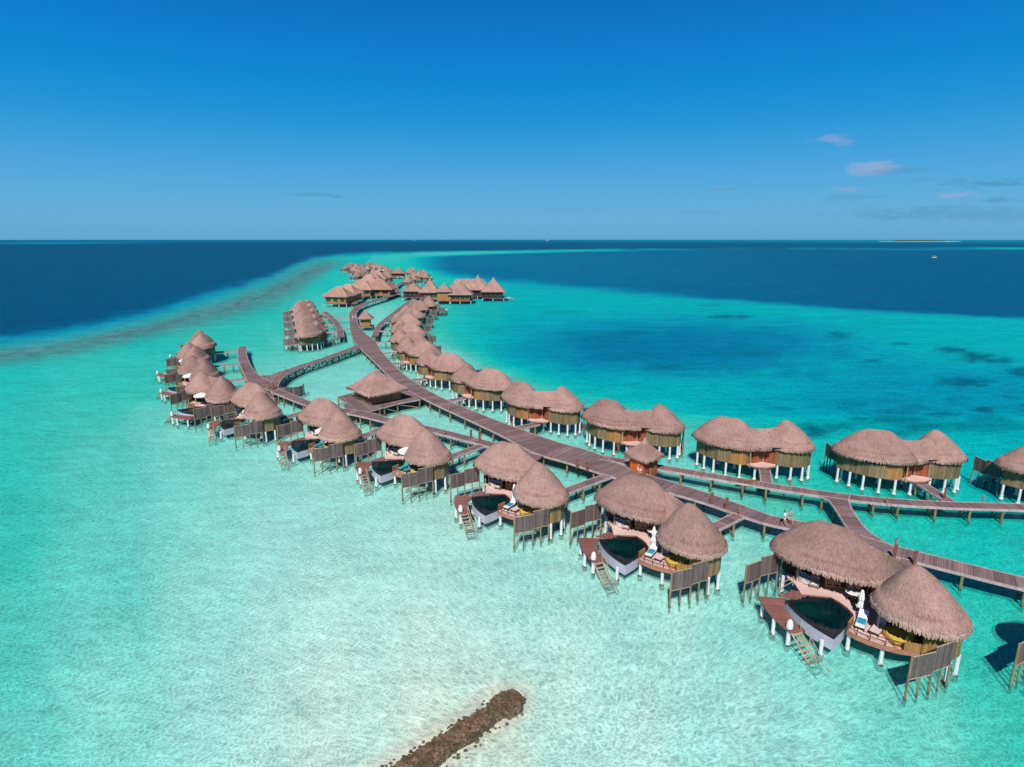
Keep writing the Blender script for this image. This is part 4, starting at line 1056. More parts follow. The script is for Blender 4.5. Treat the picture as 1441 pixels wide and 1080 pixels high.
poly_deck("pavilion_deck", "broad brown timber deck around the square pavilion, zigzag bracing on its near side", "deck", [(474,559),(500,552),(560,541),(580,534),(600,548),(592,562),(560,568),(521,578.5),(500,583),(484,575),(488,567)], 1.765, brace=True, piles=3.0)

poly_deck("landing_deck", "broad triangular landing where left pier meets the truss footbridge", "deck", [(346,519),(352,526),(360,529.5),(381,528),(406,519),(394,528.5),(388,536),(386,545),(376,548),(362,539),(352,531)], 1.772, piles=4.0)
# emblem hut
x0, y0 = G(907, 662, 1.8)
hut = pavilion("sign_hut", "small square hut with pyramid thatch and orange emblem panel on the boardwalk", "hut", (17.7, 76.5), R(-52), 3.9, 3.7, 2.6, 2.6, 1.2, 4.05, 5.95, wall='redwood', posts=True, fr=150, postmat='pile')
pb = MB(); pb.box((0, -1.33, 2.75), (2.3, 0.06, 2.5)); sp_ = pb.build("sign_panel", M['panel'], hut)
lb = MB()
def ring(mb, cx, cz, r, w, y, a0=0, a1=360, n=20, sx=1.0):
    for i in range(n):
        a, b = R(a0 + (a1 - a0) * i / n), R(a0 + (a1 - a0) * (i + 1) / n)
        mb.face([(cx + math.cos(a) * r * sx, y, cz + math.sin(a) * r), (cx + math.cos(b) * r * sx, y, cz + math.sin(b) * r), (cx + math.cos(b) * (r - w) * sx, y, cz + math.sin(b) * (r - w)), (cx + math.cos(a) * (r - w) * sx, y, cz + math.sin(a) * (r - w))])
ring(lb, 0.45, 3.3, 0.52, 0.14, -1.366); ring(lb, 0.42, 3.35, 0.28, 0.12, -1.367, 20, 330); ring(lb, 0.5, 2.85, 0.5, 0.1, -1.367, 190, 350)
lb.build("emblem", M['logo'], sp_)
lb = MB()
for (x, z, w, h) in ((0.2, 2.25, .22, .3), (0.62, 2.2, .2, .26), (0.42, 2.05, .1, .22), (0.85, 2.28, .14, .2), (0.62, 1.8, .12, .24)): lb.box((x, -1.368, z), (w, 0.01, h))
lb.build("emblem_mark", M['white'], sp_)

# lagoon hut
x0, y0 = G(514, 459, 1.4)
pavilion("lagoon_hut", "tiny orange walled hut with pointed thatch standing alone in pale shallows", "hut", (x0, y0 + 1.0), R(8), 5.4, 5.4, 3.4, 3.4, 1.3, 4.3, 7.0, wall='orange', deck=(5.6, 5.0), fr=90, postmat='pile')

# curved slatted enclosure left of truss bridge
x0, y0 = G(406, 557, 0)
enc = empty("curved_enclosure", (x0, y0, 0), R(-8)); tag(enc, "low curved slatted timber enclosure in the water under the truss footbridge", "enclosure")
mb = MB(); arcp = [(-3.6, 0.9), (-3.2, -0.6), (-2.0, -1.3), (0, -1.4), (1.9, -1.2), (2.8, -0.4), (3.0, 0.8), (2.5, 2.0)]
inn = [(x * 0.94, y * 0.9 + 0.1) for x, y in arcp]
mb.prism(arcp + inn[::-1], 0.2, 2.1); mb.build("slatted_wall", M['grey'], enc)
mb = MB(); mb.prism([(-3.4, 0.8), (-1.9, -1.0), (1.8, -1.0), (2.8, 0.7), (2.3, 1.9), (-2, 2.2)], 0.9, 1.05); mb.build("deck", M['platform'], enc)
for (x, y) in arcp[::2] + [(2.5, 2.0)]:
    mb = MB(); mb.tube((x, y, -1.0), (x, y, 2.2), 0.12, 0.11, 6); mb.build("post", M['pile'], enc)

# bench-like panel on the upper boardwalk and two gate screens on the main one
x0, y0 = G(1050, 686, 0.9)
b_ = MB(); b_.box((0, 0, 1.45), (2.6, 0.12, 1.0)); o = b_.build("timber_panel", M['redwood']); o.location = (x0, y0, 0); o.rotation_euler.z = R(-12)
b_ = MB(); b_.box((0, -0.08, 1.45), (0.1, 0.06, 1.1)); b_.box((-1.3, -0.08, 1.45), (0.1, 0.06, 1.1)); b_.box((1.3, -0.08, 1.45), (0.1, 0.06, 1.1)); b_.build("batten", M['rim'], o)
tag(o, "red brown double timber panel fixed to the side of the upper boardwalk", "panel")

# gate posts where each front villa walkway meets the boardwalk
gp = None; gk = 0
def gate_post(px, py, h, lab, dark=False):
    global gp
    x, y = G(px, py, 1.8)
    h *= 0.85; mb = MB(); mb.box((0, 0, h / 2), (0.36, 0.14, h)); mb.box((0, 0, h + 0.04), (0.42, 0.2, 0.08)); o = mb.build("gate_post", M['gatewood']); o.location = (x, y, 1.8); o.rotation_euler.z = R(30)
    tag(o, lab, "post", "gate posts on the boardwalks")
for (px, py, h, lab) in ((1258, 787, 1.7, "left one of two tall reddish gate posts behind the nearest villa roof"), (1287, 795, 1.6, "right one of two tall reddish gate posts behind the nearest villa roof"),
    (1001, 709, 1.5, "left gate post above the second front villa's entrance"), (1022, 716, 1.5, "right gate post above the second front villa's entrance"),
    (812, 659, 1.4, "left gate post where the third villa's walkway joins the wide boardwalk"), (826, 663, 1.4, "right gate post where the third villa's walkway joins the wide boardwalk"),
    (663, 617, 1.5, "left gate post on narrow boardwalk beside the fourth villa's walkway"), (675, 620, 1.5, "right gate post on narrow boardwalk beside the fourth villa's walkway"),
    (379, 546, 1.6, "left gate post at the foot of the truss footbridge"), (384, 549, 1.6, "right gate post at the foot of the truss footbridge"),
    (870, 637, 1.5, "gate post at the foot of the walkway behind the emblem hut"), (1329, 701, 1.4, "gate post beside the rightmost lagoon villa's ramp"), (343, 522, 1.8, "reddish gate post on the curved end pier")):
    gate_post(px, py, h, lab)

# ------------------------------------------------------------------ spa and restaurant group (far)
def P2(px, py, z): return G(px, py, z)
GS = "hipped roof spa buildings"
sp = [ (474,428,  9.5, 9, R(-12), 13, 11, 5.0, 9.2, 2.5, "spa building with pale ridges, nearest one, orange walls on white stilts"),
       (487,424,  0, 0, R(-12), 12, 11, 5.0, 9.4, 2.5, "second spa building just right of the nearest, pale diagonal ridges"),
       (506,417,  0, 0, R(-6), 15, 13, 5.0, 9.8, 3, "tall spa hall with broad orange brown roof, left of the twin halls"),
       (530,416.5,0, 0, R(-4), 18, 14, 5.0, 9.8, 3, "widest spa hall closest to the far boardwalk"),
       (517,408,  0, 0, R(-4), 14, 12, 5.0, 10.2, 2, "rear spa roof, first of three narrow ones in echelon"),
       (523,404,  0, 0, R(-4), 14, 12, 5.0, 10.2, 2, "rear spa roof, middle of three narrow ones in echelon"),
       (529,400,  0, 0, R(-4), 14, 12, 5.0, 10.2, 2, "rear spa roof, last of three narrow ones in echelon")]
for (px, py, _a, _b, rz, w, d_, z0, z1, rd, lab) in sp:
    x, y = G(px, py, 1.5)
    pavilion("spa_building", lab, "building", (x, y + d_ / 2), rz, w, d_, w * 0.84, d_ * 0.8, 1.6, z0, z1, rd, thatch='shingle', wall='orange', group=GS, deck=(w * 0.96, d_ * 0.95), caps=True, fr=70, rowsn=5, windows=3)
GR = "restaurant pavilions on the lagoon quay"
for (px, py, w, d_, z0, z1, rd, rz, lab, wall) in (
    (580,419,12,11,5,9,0,0,"leftmost restaurant pavilion roof beside the far boardwalk","dark"),
    (604,421,11.5,11,5,11.5,0,0,"second restaurant pavilion with tall pyramid roof","redwood"),
    (624.5,424,8.4,8.4,6.4,10.2,0,0,"square box-like restaurant pavilion with orange slatted wall","orange"),
    (647.5,424,12.5,11,4.8,11,0,0,"broad pyramid restaurant roof right of the box-like pavilion","redwood"),
    (660,416,24,11,5,10.2,15,R(3),"long rear restaurant hall with level ridge","redwood"),
    (672,417,12.5,11,5,12.6,0,0,"tallest pointed restaurant roof rising at the end of the long hall","dark"),
    (694,420,13,12,5,12,0,0,"last pyramid pavilion at the right tip of the quay on white stilts","dark")):
    x, y = G(px, py, 1.6)
    pavilion("restaurant_pavilion", lab, "building", (x, y + d_ / 2), rz, w, d_, w * 0.78, d_ * 0.78, 1.7, z0, z1, rd, thatch='thatch', wall=wall, group=GR, deck=(w * 0.9, d_ * 0.98), caps=False, fr=80, rowsn=6, windows=0 if wall == "orange" else 4)
x, y = G(712, 419, 1.6)
st_ = empty("quay_stair", (x, y, 0)); tag(st_, "small pale stair and landing at the right tip of the restaurant quay", "stair")
mb = MB(); mb.box((0, 0, 1.5), (5, 4, 0.2)); mb.build("landing", M['deck'], st_)
mb = MB()
for k in range(6): mb.box((2.8 + k * 0.4, 0, 1.3 - k * 0.25), (0.4, 2, 0.1))
mb.build("tread", M['pale'], st_)
for (a, b) in ((-2.2, -1.0), (2.2, -1.0), (2.2, 1.7)):
    mb = MB(); mb.tube((a, b, -1.0), (a, b, 1.4), .18, .18, 6); mb.build("post", M['post'], st_)
x, y = G(561, 389.5, 1.6)
pavilion("far_hut", "small far pavilion with low pyramid thatch between the two distant clumps", "hut", (x, y), 0, 12, 11, 9, 8, 1.7, 4.6, 9.0, wall='redwood', fr=40, rowsn=4)

# ------------------------------------------------------------------ furniture on the front terraces
def lounger(cush, towel=None):
    r = empty("sun_lounger")
    mb = MB()
    for sx2 in (-0.33, 0.33): mb.box((sx2, 0, 0.28), (0.06, 2.0, 0.07))
    for yy in (-0.95, -0.3, 0.95): mb.box((0, yy, 0.28), (0.66, 0.06, 0.07))
    mb.build("frame", M['wicker'], r)
    for (a, b) in ((-.3, -.9), (.3, -.9), (-.3, .9), (.3, .9)):
        mb = MB(); mb.box((a, b, 0.13), (0.06, 0.06, 0.26)); mb.build("leg", M['wicker'], r)
    mb = MB(); mb.box((0, -0.3, 0.37), (0.68, 1.35, 0.1)); mb.build("cushion", cush, r)
    mb = MB(); pts = [(-.34, .38, .33), (.34, .38, .33), (.34, 1.0, .78), (-.34, 1.0, .78)]
    up = (0, -0.07, 0.1); P4 = [tuple(a + b for a, b in zip(p, up)) for p in pts]
    mb.face(P4); mb.face(pts[::-1])
    for k in range(4): mb.face([pts[k], pts[(k + 1) % 4], P4[(k + 1) % 4], P4[k]])
    mb.build("backrest", cush, r)
    if towel:
        mb = MB(); mb.box((0, -0.15, 0.435), (0.6, 0.9, 0.03)); mb.build("towel", towel, r)
    return r
def parasol(open_=False):
    r = empty("parasol")
    mb = MB(); mb.tube((0, 0, 0.05), (0, 0, 2.75 if open_ else 2.6), 0.035, 0.03, 8); mb.build("pole", M['pale'], r)
    mb = MB(); mb.lathe((0, 0, 0), [(0, 0.12), (0.3, 0.1), (0.32, 0.0)], 14); mb.build("base", M['enamel'], r)
    mb = MB()
    if open_:
        n = 8; R0 = 1.65
        for i in range(n):
            a, b = 2 * math.pi * i / n, 2 * math.pi * (i + 1) / n; am = (a + b) / 2
            rim = [(R0 * math.cos(a), R0 * math.sin(a), 2.2), (R0 * 0.97 * math.cos(am), R0 * 0.97 * math.sin(am), 2.17), (R0 * math.cos(b), R0 * math.sin(b), 2.2)]
            mid = [(0.8 * math.cos(a), 0.8 * math.sin(a), 2.58), (0.78 * math.cos(b), 0.78 * math.sin(b), 2.58)]
            mb.face([mid[0], rim[0], rim[1], mid[1]]); mb.face([mid[1], rim[1], rim[2]]); mb.face([(0, 0, 2.8), mid[0], mid[1]])
            dr = [(p[0], p[1], p[2] - 0.18) for p in rim]; mb.face([rim[0], dr[0], dr[1], rim[1]]); mb.face([rim[1], dr[1], dr[2], rim[2]])
        mb.build("canopy", M['white'], r)
        mb = MB()
        for i in range(8):
            a = 2 * math.pi * i / 8; mb.tube((0, 0, 2.0), (0.8 * math.cos(a), 0.8 * math.sin(a), 2.52), 0.012, 0.012, 4)
        mb.build("ribs", M['pale'], r)
    else:
        prof = [(0.03, 2.75), (0.08, 2.68), (0.16, 2.3), (0.2, 1.8), (0.15, 1.5), (0.22, 1.2), (0.27, 0.95), (0.05, 0.9)]
        n = 16
        for k in range(len(prof) - 1):
            for i in range(n):
                f = lambda kk, ii: (prof[kk][0] * (1 + 0.22 * ((ii % 2) * 2 - 1)) * math.cos(2 * math.pi * ii / n), prof[kk][0] * (1 + 0.22 * ((ii % 2) * 2 - 1)) * math.sin(2 * math.pi * ii / n), prof[kk][1])
                mb.face([f(k, i), f(k, i + 1), f(k + 1, i + 1), f(k + 1, i)])
        mb.build("canopy", M['white'], r)
    return r
def bathtub():
    r = empty("bathtub")
    mb = MB(); mb.lathe((0, 0, 0), [(0.35, 0.05), (0.42, 0.2), (0.5, 0.5), (0.54, 0.62), (0.5, 0.63), (0.44, 0.5), (0.36, 0.25), (0, 0.2)], 20, sx=1.7, sy=0.85); mb.build("tub", M['enamel'], r, smooth=True)
    mb = MB()
    for (a, b) in ((-.4, -.2), (.4, -.2), (-.4, .2), (.4, .2)): mb.tube((a, b, 0), (a, b, 0.12), 0.04, 0.04, 6)
    mb.build("feet", M['wicker'], r)
    mb = MB(); mb.tube((0.95, 0, 0), (0.95, 0, 0.95), 0.02, 0.02, 6); mb.tube((0.95, 0, 0.95), (0.75, 0, 0.9), 0.02, 0.02, 6); mb.build("tap", M['frame'], r)
    return r
def armchair():
    r = empty("armchair")
    mb = MB(); mb.box((0, 0, 0.3), (0.75, 0.7, 0.16)); mb.build("seat", M['tan'], r)
    mb = MB(); mb.box((0, 0, 0.42), (0.58, 0.6, 0.1)); mb.build("cushion", M['white'], r)
    mb = MB(); mb.box((0, 0.33, 0.62), (0.75, 0.1, 0.6)); mb.build("backrest", M['tan'], r)
    for s in (-1, 1):
        mb = MB(); mb.box((s * 0.35, 0, 0.48), (0.08, 0.7, 0.24)); mb.build("armrest", M['tan'], r)
    for (a, b) in ((-.33, -.3), (.33, -.3), (-.33, .3), (.33, .3)):
        mb = MB(); mb.box((a, b, 0.12), (0.06, 0.06, 0.24)); mb.build("leg", M['wicker'], r)
    return r
def dining_table():
    r = empty("dining_table")
    mb = MB(); mb.lathe((0, 0, 0), [(0, 0.75), (0.55, 0.75), (0.55, 0.71), (0, 0.71)], 18); mb.build("tabletop", M['white'], r)
    mb = MB(); mb.tube((0, 0, 0.03), (0, 0, 0.71), 0.05, 0.05, 8); mb.lathe((0, 0, 0), [(0, 0.06), (0.3, 0.04), (0.3, 0)], 12); mb.build("pedestal", M['wicker'], r)
    return r
def chair():
    r = empty("dining_chair")
    mb = MB(); mb.box((0, 0, 0.45), (0.46, 0.46, 0.06)); mb.build("seat", M['wicker'], r)
    mb = MB(); mb.box((0, 0.22, 0.72), (0.46, 0.05, 0.46)); mb.build("backrest", M['wicker'], r)
    for (a, b) in ((-.2, -.2), (.2, -.2), (-.2, .2), (.2, .2)):
        mb = MB(); mb.box((a, b, 0.21), (0.04, 0.04, 0.42)); mb.build("leg", M['wicker'], r)
    return r
def daybed():
    r = empty("daybed")
    mb = MB(); mb.prism([(-1.0, -.9), (1.0, -1.15), (1.15, .9), (-.9, 1.0)], 0.0, 0.26); mb.build("base", M['frame'], r)
    mb = MB(); mb.prism([(-.97, -.87), (.97, -1.11), (1.11, .87), (-.87, .97)], 0.263, 0.45); mb.build("mattress", M['yellow'], r)
    for (x, y, a, m_) in ((0.4, 0.75, 0.2, 'yellow'), (-0.4, 0.8, -0.1, 'redcloth'), (0.95, 0.1, 1.3, 'yellow')):
        mb = MB(); mb.lathe((0, 0, 0), [(0, 0.12), (0.2, 0.1), (0.3, 0.0), (0.2, -.1), (0, -.12)], 8, sx=1.1, sy=0.8); o = mb.build("pillow", M[m_], r, smooth=True)
        o.location = (x, y, 0.62); o.rotation_euler = (R(60), 0, a)
    return r
def side_table():
    r = empty("side_table")
    mb = MB(); mb.box((0, 0, 0.42), (0.45, 0.45, 0.05)); mb.build("tabletop", M['pale'], r)
    for (a, b) in ((-.18, -.18), (.18, -.18), (-.18, .18), (.18, .18)):
        mb = MB(); mb.box((a, b, 0.2), (0.05, 0.05, 0.4)); mb.build("leg", M['wicker'], r)
    return r
def stool():
    r = empty("ottoman")
    mb = MB(); mb.lathe((0, 0, 0), [(0.28, 0), (0.33, 0.15), (0.3, 0.38), (0, 0.42)], 12); mb.build("seat", M['redcloth'], r)
    mb = MB(); mb.lathe((0, 0, 0), [(0.335, 0.1), (0.345, 0.16), (0.335, 0.2)], 12); mb.build("piping", M['frame'], r)
    return r

vdesc = ["the nearest villa's terrace", "the second front villa's terrace", "the third front villa's terrace", "the fourth front villa's terrace", "the fifth front villa's terrace", "the sixth front villa's terrace"]
protos = {}
def put(kind, fn, vi, lx, ly, rz, label, cat, z=1.503):
    v = VILLAS[vi][0]; c, s = math.cos(v.rotation_euler.z), math.sin(v.rotation_euler.z)
    if kind not in protos: protos[kind] = fn(); o = protos[kind]
    else: o = copy_tree(protos[kind])
    o.location = (v.location.x + lx * c - ly * s, v.location.y + lx * s + ly * c, z + LIFT); o.rotation_euler.z = v.rotation_euler.z + rz
    if kind in ("pc", "po"): o.scale = (0.86, 0.86, 0.86)
    tag(o, label + " on " + vdesc[vi], cat, "pieces of terrace furniture: " + cat)
for vi in range(6):
    op = vi >= 3
    put('tub', bathtub, vi, -4.95, 1.05, R(-20), "oval white bathtub at the left", "bathtub")
    put('arm', armchair, vi, -3.95, 1.0, R(20), "tan wicker armchair with white cushion", "armchair")
    if vi < 4:
        put('table', dining_table, vi, -1.0, 1.55, 0, "round white dining table", "table")
        put('chair', chair, vi, -1.0, 1.35, R(80), "black dining chair left of the round table", "chair")
        put('chair', chair, vi, -0.4, 1.0, R(-130), "black dining chair right of the round table", "chair")
    put('lb' if not op else 'lt', (lambda: lounger(M['white'], M['towel'])) if not op else (lambda: lounger(M['tealfab'])), vi, 1.05, -1.45, R(14), ("white lounger with blue towel beside the pool" if not op else "teal lounger beside the pool"), "lounger")
    put('lp' if not op else 'lt', (lambda: lounger(M['pinkfab'])) if not op else None, vi, 2.2, -1.25, R(4), ("pale pink lounger next to the yellow daybed" if not op else "teal lounger next to the yellow daybed"), "lounger")
    put('side', side_table, vi, 2.0, -1.0, 0, "small side table between the two loungers", "side table")
    put('pc' if not op else 'po', (lambda: parasol(False)) if not op else (lambda: parasol(True)), vi, 0.4 if not op else -0.2, -0.3 if not op else 0.25, 0, "closed white parasol" if not op else "open white parasol", "parasol")
    put('day', daybed, vi, 3.55, -0.95, R(-30), "yellow daybed with pillows under the eave", "daybed")
    if vi < 3: put('ott', stool, vi, 2.25, 0.65, 0, "red ottoman in the shade of the eave", "ottoman")
# open parasols glimpsed on the left cluster
for k in (6, 7, 8):
    vdesc_ = ["nearest", "second", "third"][k - 6]
    v = VILLAS[k][0]; c, s = math.cos(v.rotation_euler.z), math.sin(v.rotation_euler.z)
    o = copy_tree(protos['po']); o.location = (v.location.x - 1.0 * c + 0.5 * s, v.location.y - 1.0 * s - 0.5 * c, 1.503 + LIFT)
    tag(o, "open white parasol on the terrace of the %s villa of the left cluster" % vdesc_, "parasol", "pieces of terrace furniture: parasol")

# ------------------------------------------------------------------ people
def skin_mesh(name, verts, edges, radii, mat, parent=None, lvl=2):
    me = bpy.data.meshes.new(name); me.from_pydata(verts, edges, []); me.materials.append(mat)
    o = bpy.data.objects.new(name, me); COL.objects.link(o)
    if parent: o.parent = parent
    md = o.modifiers.new("skin", 'SKIN'); md.use_smooth_shade = True
    for i, r_ in enumerate(radii):
        sv = me.skin_vertices[0].data[i]; sv.radius = (r_, r_) if not isinstance(r_, tuple) else r_
        sv.use_root = (i == 0)
    s2 = o.modifiers.new("sub", 'SUBSURF'); s2.levels = lvl; s2.render_levels = lvl
    return o
def person(px, py, heading, label, top, bottom, long_hair=False, scale=1.0, zt=1.82, phase=1):
    x, y = G(px, py, zt)
    root = empty("person", (x, y, zt), heading); root.scale = (scale,) * 3; tag(root, label, "person", None)
    V = []; E = []; Rd = []
    def add(p, r_, par=None):
        V.append(p); Rd.append(r_)
        if par is not None: E.append((par, len(V) - 1))
        return len(V) - 1
    pel = add((0, 0, .95), (.15, .11)); wai = add((0, 0, 1.1), (.13, .1), pel); ch = add((0, .0, 1.32), (.165, .11), wai); sh = add((0, 0, 1.46), (.12, .08), ch)
    nk = add((0, 0.01, 1.53), .055, sh); hd = add((0, 0.02, 1.6), .075, nk); hd2 = add((0, 0.02, 1.68), (.082, .095), hd); add((0, .015, 1.755), .055, hd2)
    for sgn in (-1, 1):
        st_ = sgn * phase
        hip = add((sgn * .09, 0, .88), .095, pel); kn = add((sgn * .1, .16 * st_ + .04, .5), .06, hip); an = add((sgn * .1, .30 * st_ - (.1 if st_ < 0 else 0), .09 if st_ > 0 else .13), .038, kn)
        add((sgn * .1, .30 * st_ + .13 - (.1 if st_ < 0 else 0), .035), .033, an)
        so_ = add((sgn * .19, 0, 1.43), .052, sh); el = add((sgn * .23, -.12 * st_, 1.15), .038, so_); wr = add((sgn * .235, -.12 * st_ + .12, .93), .026, el)
        pm = add((sgn * .238, -.12 * st_ + .16, .86), (.03, .018), wr)
        for k in range(4):
            f1 = add((sgn * .238, -.12 * st_ + .13 + .022 * k, .80 - (.006 if k in (1, 2) else 0)), .009, pm); add((sgn * .225, -.12 * st_ + .135 + .022 * k, .765 - (.01 if k in (1, 2) else 0)), .008, f1)
        t1 = add((sgn * .22, -.12 * st_ + .21, .86), .01, pm); add((sgn * .215, -.12 * st_ + .22, .83), .009, t1)
    skin_mesh("body", V, E, Rd, M['skin'], root, 1)
    skin_mesh("shirt", [(0, 0, 1.0), (0, 0, 1.15), (0, 0, 1.33), (0, 0, 1.45), (-.2, 0, 1.41), (-.225, -.05 * -phase, 1.25), (.2, 0, 1.41), (.225, -.05 * phase, 1.25)], [(0, 1), (1, 2), (2, 3), (3, 4), (4, 5), (3, 6), (6, 7)], [(.17, .13), (.15, .12), (.18, .13), (.12, .09), .065, .06, .065, .06], top, root, 1)
    skin_mesh("shorts", [(0, 0, 1.0), (0, 0, .9), (-.095, 0.0, .84), (-.1, -.09 * phase, .62), (.095, 0.0, .84), (.1, .09 * phase, .62)], [(0, 1), (1, 2), (2, 3), (1, 4), (4, 5)], [(.16, .125), (.165, .13), .11, .095, .11, .095], bottom, root, 1)
    hv = [(0, -.02, 1.78), (0, -.05, 1.72), (0, -.075, 1.64)]; hr = [(.07, .07), (.1, .09), (.085, .05)]
    if long_hair: hv.append((0, -.09, 1.45)); hr.append((.07, .035))
    skin_mesh("hair", hv, [(i, i + 1) for i in range(len(hv) - 1)], hr, M['hair'], root, 1)
    fc = MB(); fc.lathe((0, 0.118, 1.665), [(.014, -.02), (.018, 0), (.004, .03)], 6); fc.build("nose", M['skin'], root)
    for sg in (-1, 1):
        e_ = MB(); e_.lathe((sg * .033, .108, 1.69), [(0, -.008), (.011, 0), (0, .008)], 6); e_.build("eye", M['hair'], root)
        e_ = MB(); e_.lathe((sg * .088, .01, 1.675), [(0, -.03), (.014, 0), (0, .03)], 6); e_.build("ear", M['skin'], root)
    return root
HD = R(35)
person(1103.5, 739.5, HD + R(180), "person in white clothes walking on the main boardwalk, left of the pair", M['white'], M['white'], True, 1.0)
person(1111, 738.5, HD + R(180), "person in pink shirt walking on the main boardwalk, right of the pair", M['pinkcloth'], M['pinkfab'], False, 1.05, phase=-1)
person(496.5, 450.5, 0, "distant walker in white near the lagoon hut, left one of two", M['white'], M['white'], False, 1.0)
person(500, 450, 0, "distant walker in white near the lagoon hut, right one of two", M['white'], M['pinkfab'], True, 1.0, phase=-1)

# ------------------------------------------------------------------ rubble breakwater in the foreground
def breakwater():
    A = Vector(G(722, 980, 0)); B = Vector(G(505, 1125, 0))
    root = empty("rubble_breakwater", (A.x, A.y, 0)); tag(root, "ridge of brown coral rubble just breaking the shallow water at the bottom edge", "breakwater")
    d = (B - A); L = d.length; d.normalize(); nrm = Vector((-d.y, d.x))
    mb = MB(); rng = random.Random(5)
    rows, uvr = [], []
    nS, nW = 120, 26
    for i in range(nS + 1):
        s = -0.6 + (L + 0.6) * i / nS
        wd = 0.86 + 0.24 * noise.noise((s * 0.8, 0, 0)) + 0.10 * noise.noise((s * 3, 4, 0)) + (0.35 if s < 1.4 else 0)
        wd *= min(1, max(0.05, (s + 0.65) / 0.6)) ** 0.5
        row = []; uu = []
        for j in range(nW + 1):
            t = -1 + 2 * j / nW
            off = t * wd + 0.15 * noise.noise((s * 0.5, 3, 1))
            p = d * s + nrm * off
            h = -1.0 + (0.98 + 0.16 * noise.noise((s * .7, off, 3))) * max(0, 1.04 - abs(t) ** 6)
            h += (0.22 * noise.noise((p.x * 2.6, p.y * 2.6, 0)) + 0.14 * noise.noise((p.x * 6, p.y * 6, 2))) * (1 - abs(t) ** 6)
            row.append((p.x, p.y, h)); uu.append((s, off))
        rows.append(row); uvr.append(uu)
    mb.grid(rows, uvr, closed=False)
    mb.build("rubble_core", M['rubble'], root, merge=True)
    st = MB()
    def rock(st, p, r_):
        n1, n2 = 6, 4; ph = rng.random() * 6; sq = rng.uniform(.55, .9); ex = rng.uniform(.8, 1.4)
        ringz = []
        for a in range(n2 + 1):
            th = math.pi * a / n2; ringz.append([])
            for b in range(n1):
                f = 2 * math.pi * b / n1 + ph; rr = r_ * (1 + 0.35 * noise.noise((math.cos(f) * 2 + p[0] * 7, math.sin(f) * 2 + p[1] * 7, th * 2)))
                ringz[-1].append((p[0] + rr * ex * math.sin(th) * math.cos(f), p[1] + rr * math.sin(th) * math.sin(f), p[2] + rr * sq * math.cos(th)))
        st.grid(ringz, [[(0, 0)] * (n1 + 1)] * (n2 + 1))
    for k in range(2600):
        s = rng.uniform(-0.4, L); t = max(-1, min(1, rng.gauss(0, 0.62))); wd = 0.86 + (0.18 if s < 1.4 else 0) + 0.26 * noise.noise((s * 0.8, 0, 0))
        off = t * wd; p = d * s + nrm * off
        z = 0.03 - 0.75 * abs(t) ** 5 + rng.uniform(-.08, .09)
        rock(st, (p.x, p.y, z), rng.uniform(0.05, 0.17))
    for k in range(90):
        s = rng.uniform(0, L); t = rng.choice((-1, 1)) * (0.95 + abs(rng.gauss(0, 0.3)))
        p = d * s + nrm * (t * 1.05); rock(st, (p.x, p.y, -0.45), rng.uniform(0.05, 0.14))
    o = st.build("coral_stones", M['rubble'], root); o["kind"] = "stuff"
def mat_rubble():
    m, nt, out = new_mat("coral_rubble"); n = N(nt)
    geo = n.add("ShaderNodeNewGeometry"); P = geo.outputs["Position"]
    vor = n.add("ShaderNodeTexVoronoi"); n.link(P, vor.inputs["Vector"]); vor.inputs["Scale"].default_value = 5.0
    a = n.noise(P, 1.3, 4.0); b = n.noise(P, 9.0, 4.0, 0.7)
    sc = n.add("ShaderNodeSeparateColor"); n.link(vor.outputs["Color"], sc.inputs[0])
    c = n.mix(sc.outputs[0], (0.08, 0.055, 0.03, 1), (0.25, 0.155, 0.10, 1))
    c = n.mix(n.maprange(a, 0.45, 0.62), c, (0.09, 0.062, 0.03, 1))
    c = n.mix(n.maprange(b, 0.58, 0.72, 0, 0.7), c, (0.42, 0.24, 0.15, 1))
    finish(n, out, c, 0.7, b, 0.5, 0.04, 0.3)
    return m
M['rubble'] = mat_rubble()
breakwater()

# ------------------------------------------------------------------ boats, island
def boat(px, py, L, label, rz=0.3, cabin=True):
    x, y = G(px, py, 0)
    root = empty("motor_boat", (x, y, 0), rz); tag(root, label, "boat")
    mb = MB(); hull = [(-.5, -.14), (.2, -.16), (.42, -.08), (.52, 0), (.42, .08), (.2, .16), (-.5, .14)]
    mb.prism([(a * L, b * L) for a, b in hull], -.3, 0.09 * L); mb.build("hull", M['enamel'], root)
    mb = MB(); mb.prism([(-.25 * L, -.1 * L), (.12 * L, -.1 * L), (.2 * L, 0), (.12 * L, .1 * L), (-.25 * L, .1 * L)], .092 * L, .2 * L); mb.build("cabin", M['glass'], root)
    mb = MB(); mb.prism([(-.3 * L, -.12 * L), (.15 * L, -.12 * L), (.22 * L, 0), (.15 * L, .12 * L), (-.3 * L, .12 * L)], .203 * L, .23 * L); mb.build("roof", M['enamel'], root)
    mb = MB(); mb.tube((-.05 * L, 0, .23 * L), (-.05 * L, 0, .36 * L), .008 * L, .005 * L, 5); mb.build("mast", M['enamel'], root)
boat(1315, 362.8, 11, "white motor boat on dark blue water at right, below the island", 0.4)
boat(770, 338.6, 60, "tiny white vessel on the horizon near the picture's centre", 0.1)
boat(583, 338.4, 40, "faint tiny vessel on the horizon above the far villas", 0.1)
x, y = G(1298, 340.2, 0)
isl = empty("sand_island", (x, y, 0)); tag(isl, "low wooded sand island on the horizon at right", "island")
mb = MB(); ol = [(math.cos(t) * 480 * (1 + .15 * math.sin(3 * t)), math.sin(t) * 260) for t in [2 * math.pi * k / 40 for k in range(40)]]
mb.prism(ol, -1, 3.5); mb.build("beach", M['sandcol'], isl)
rng = random.Random(9); mb = MB()
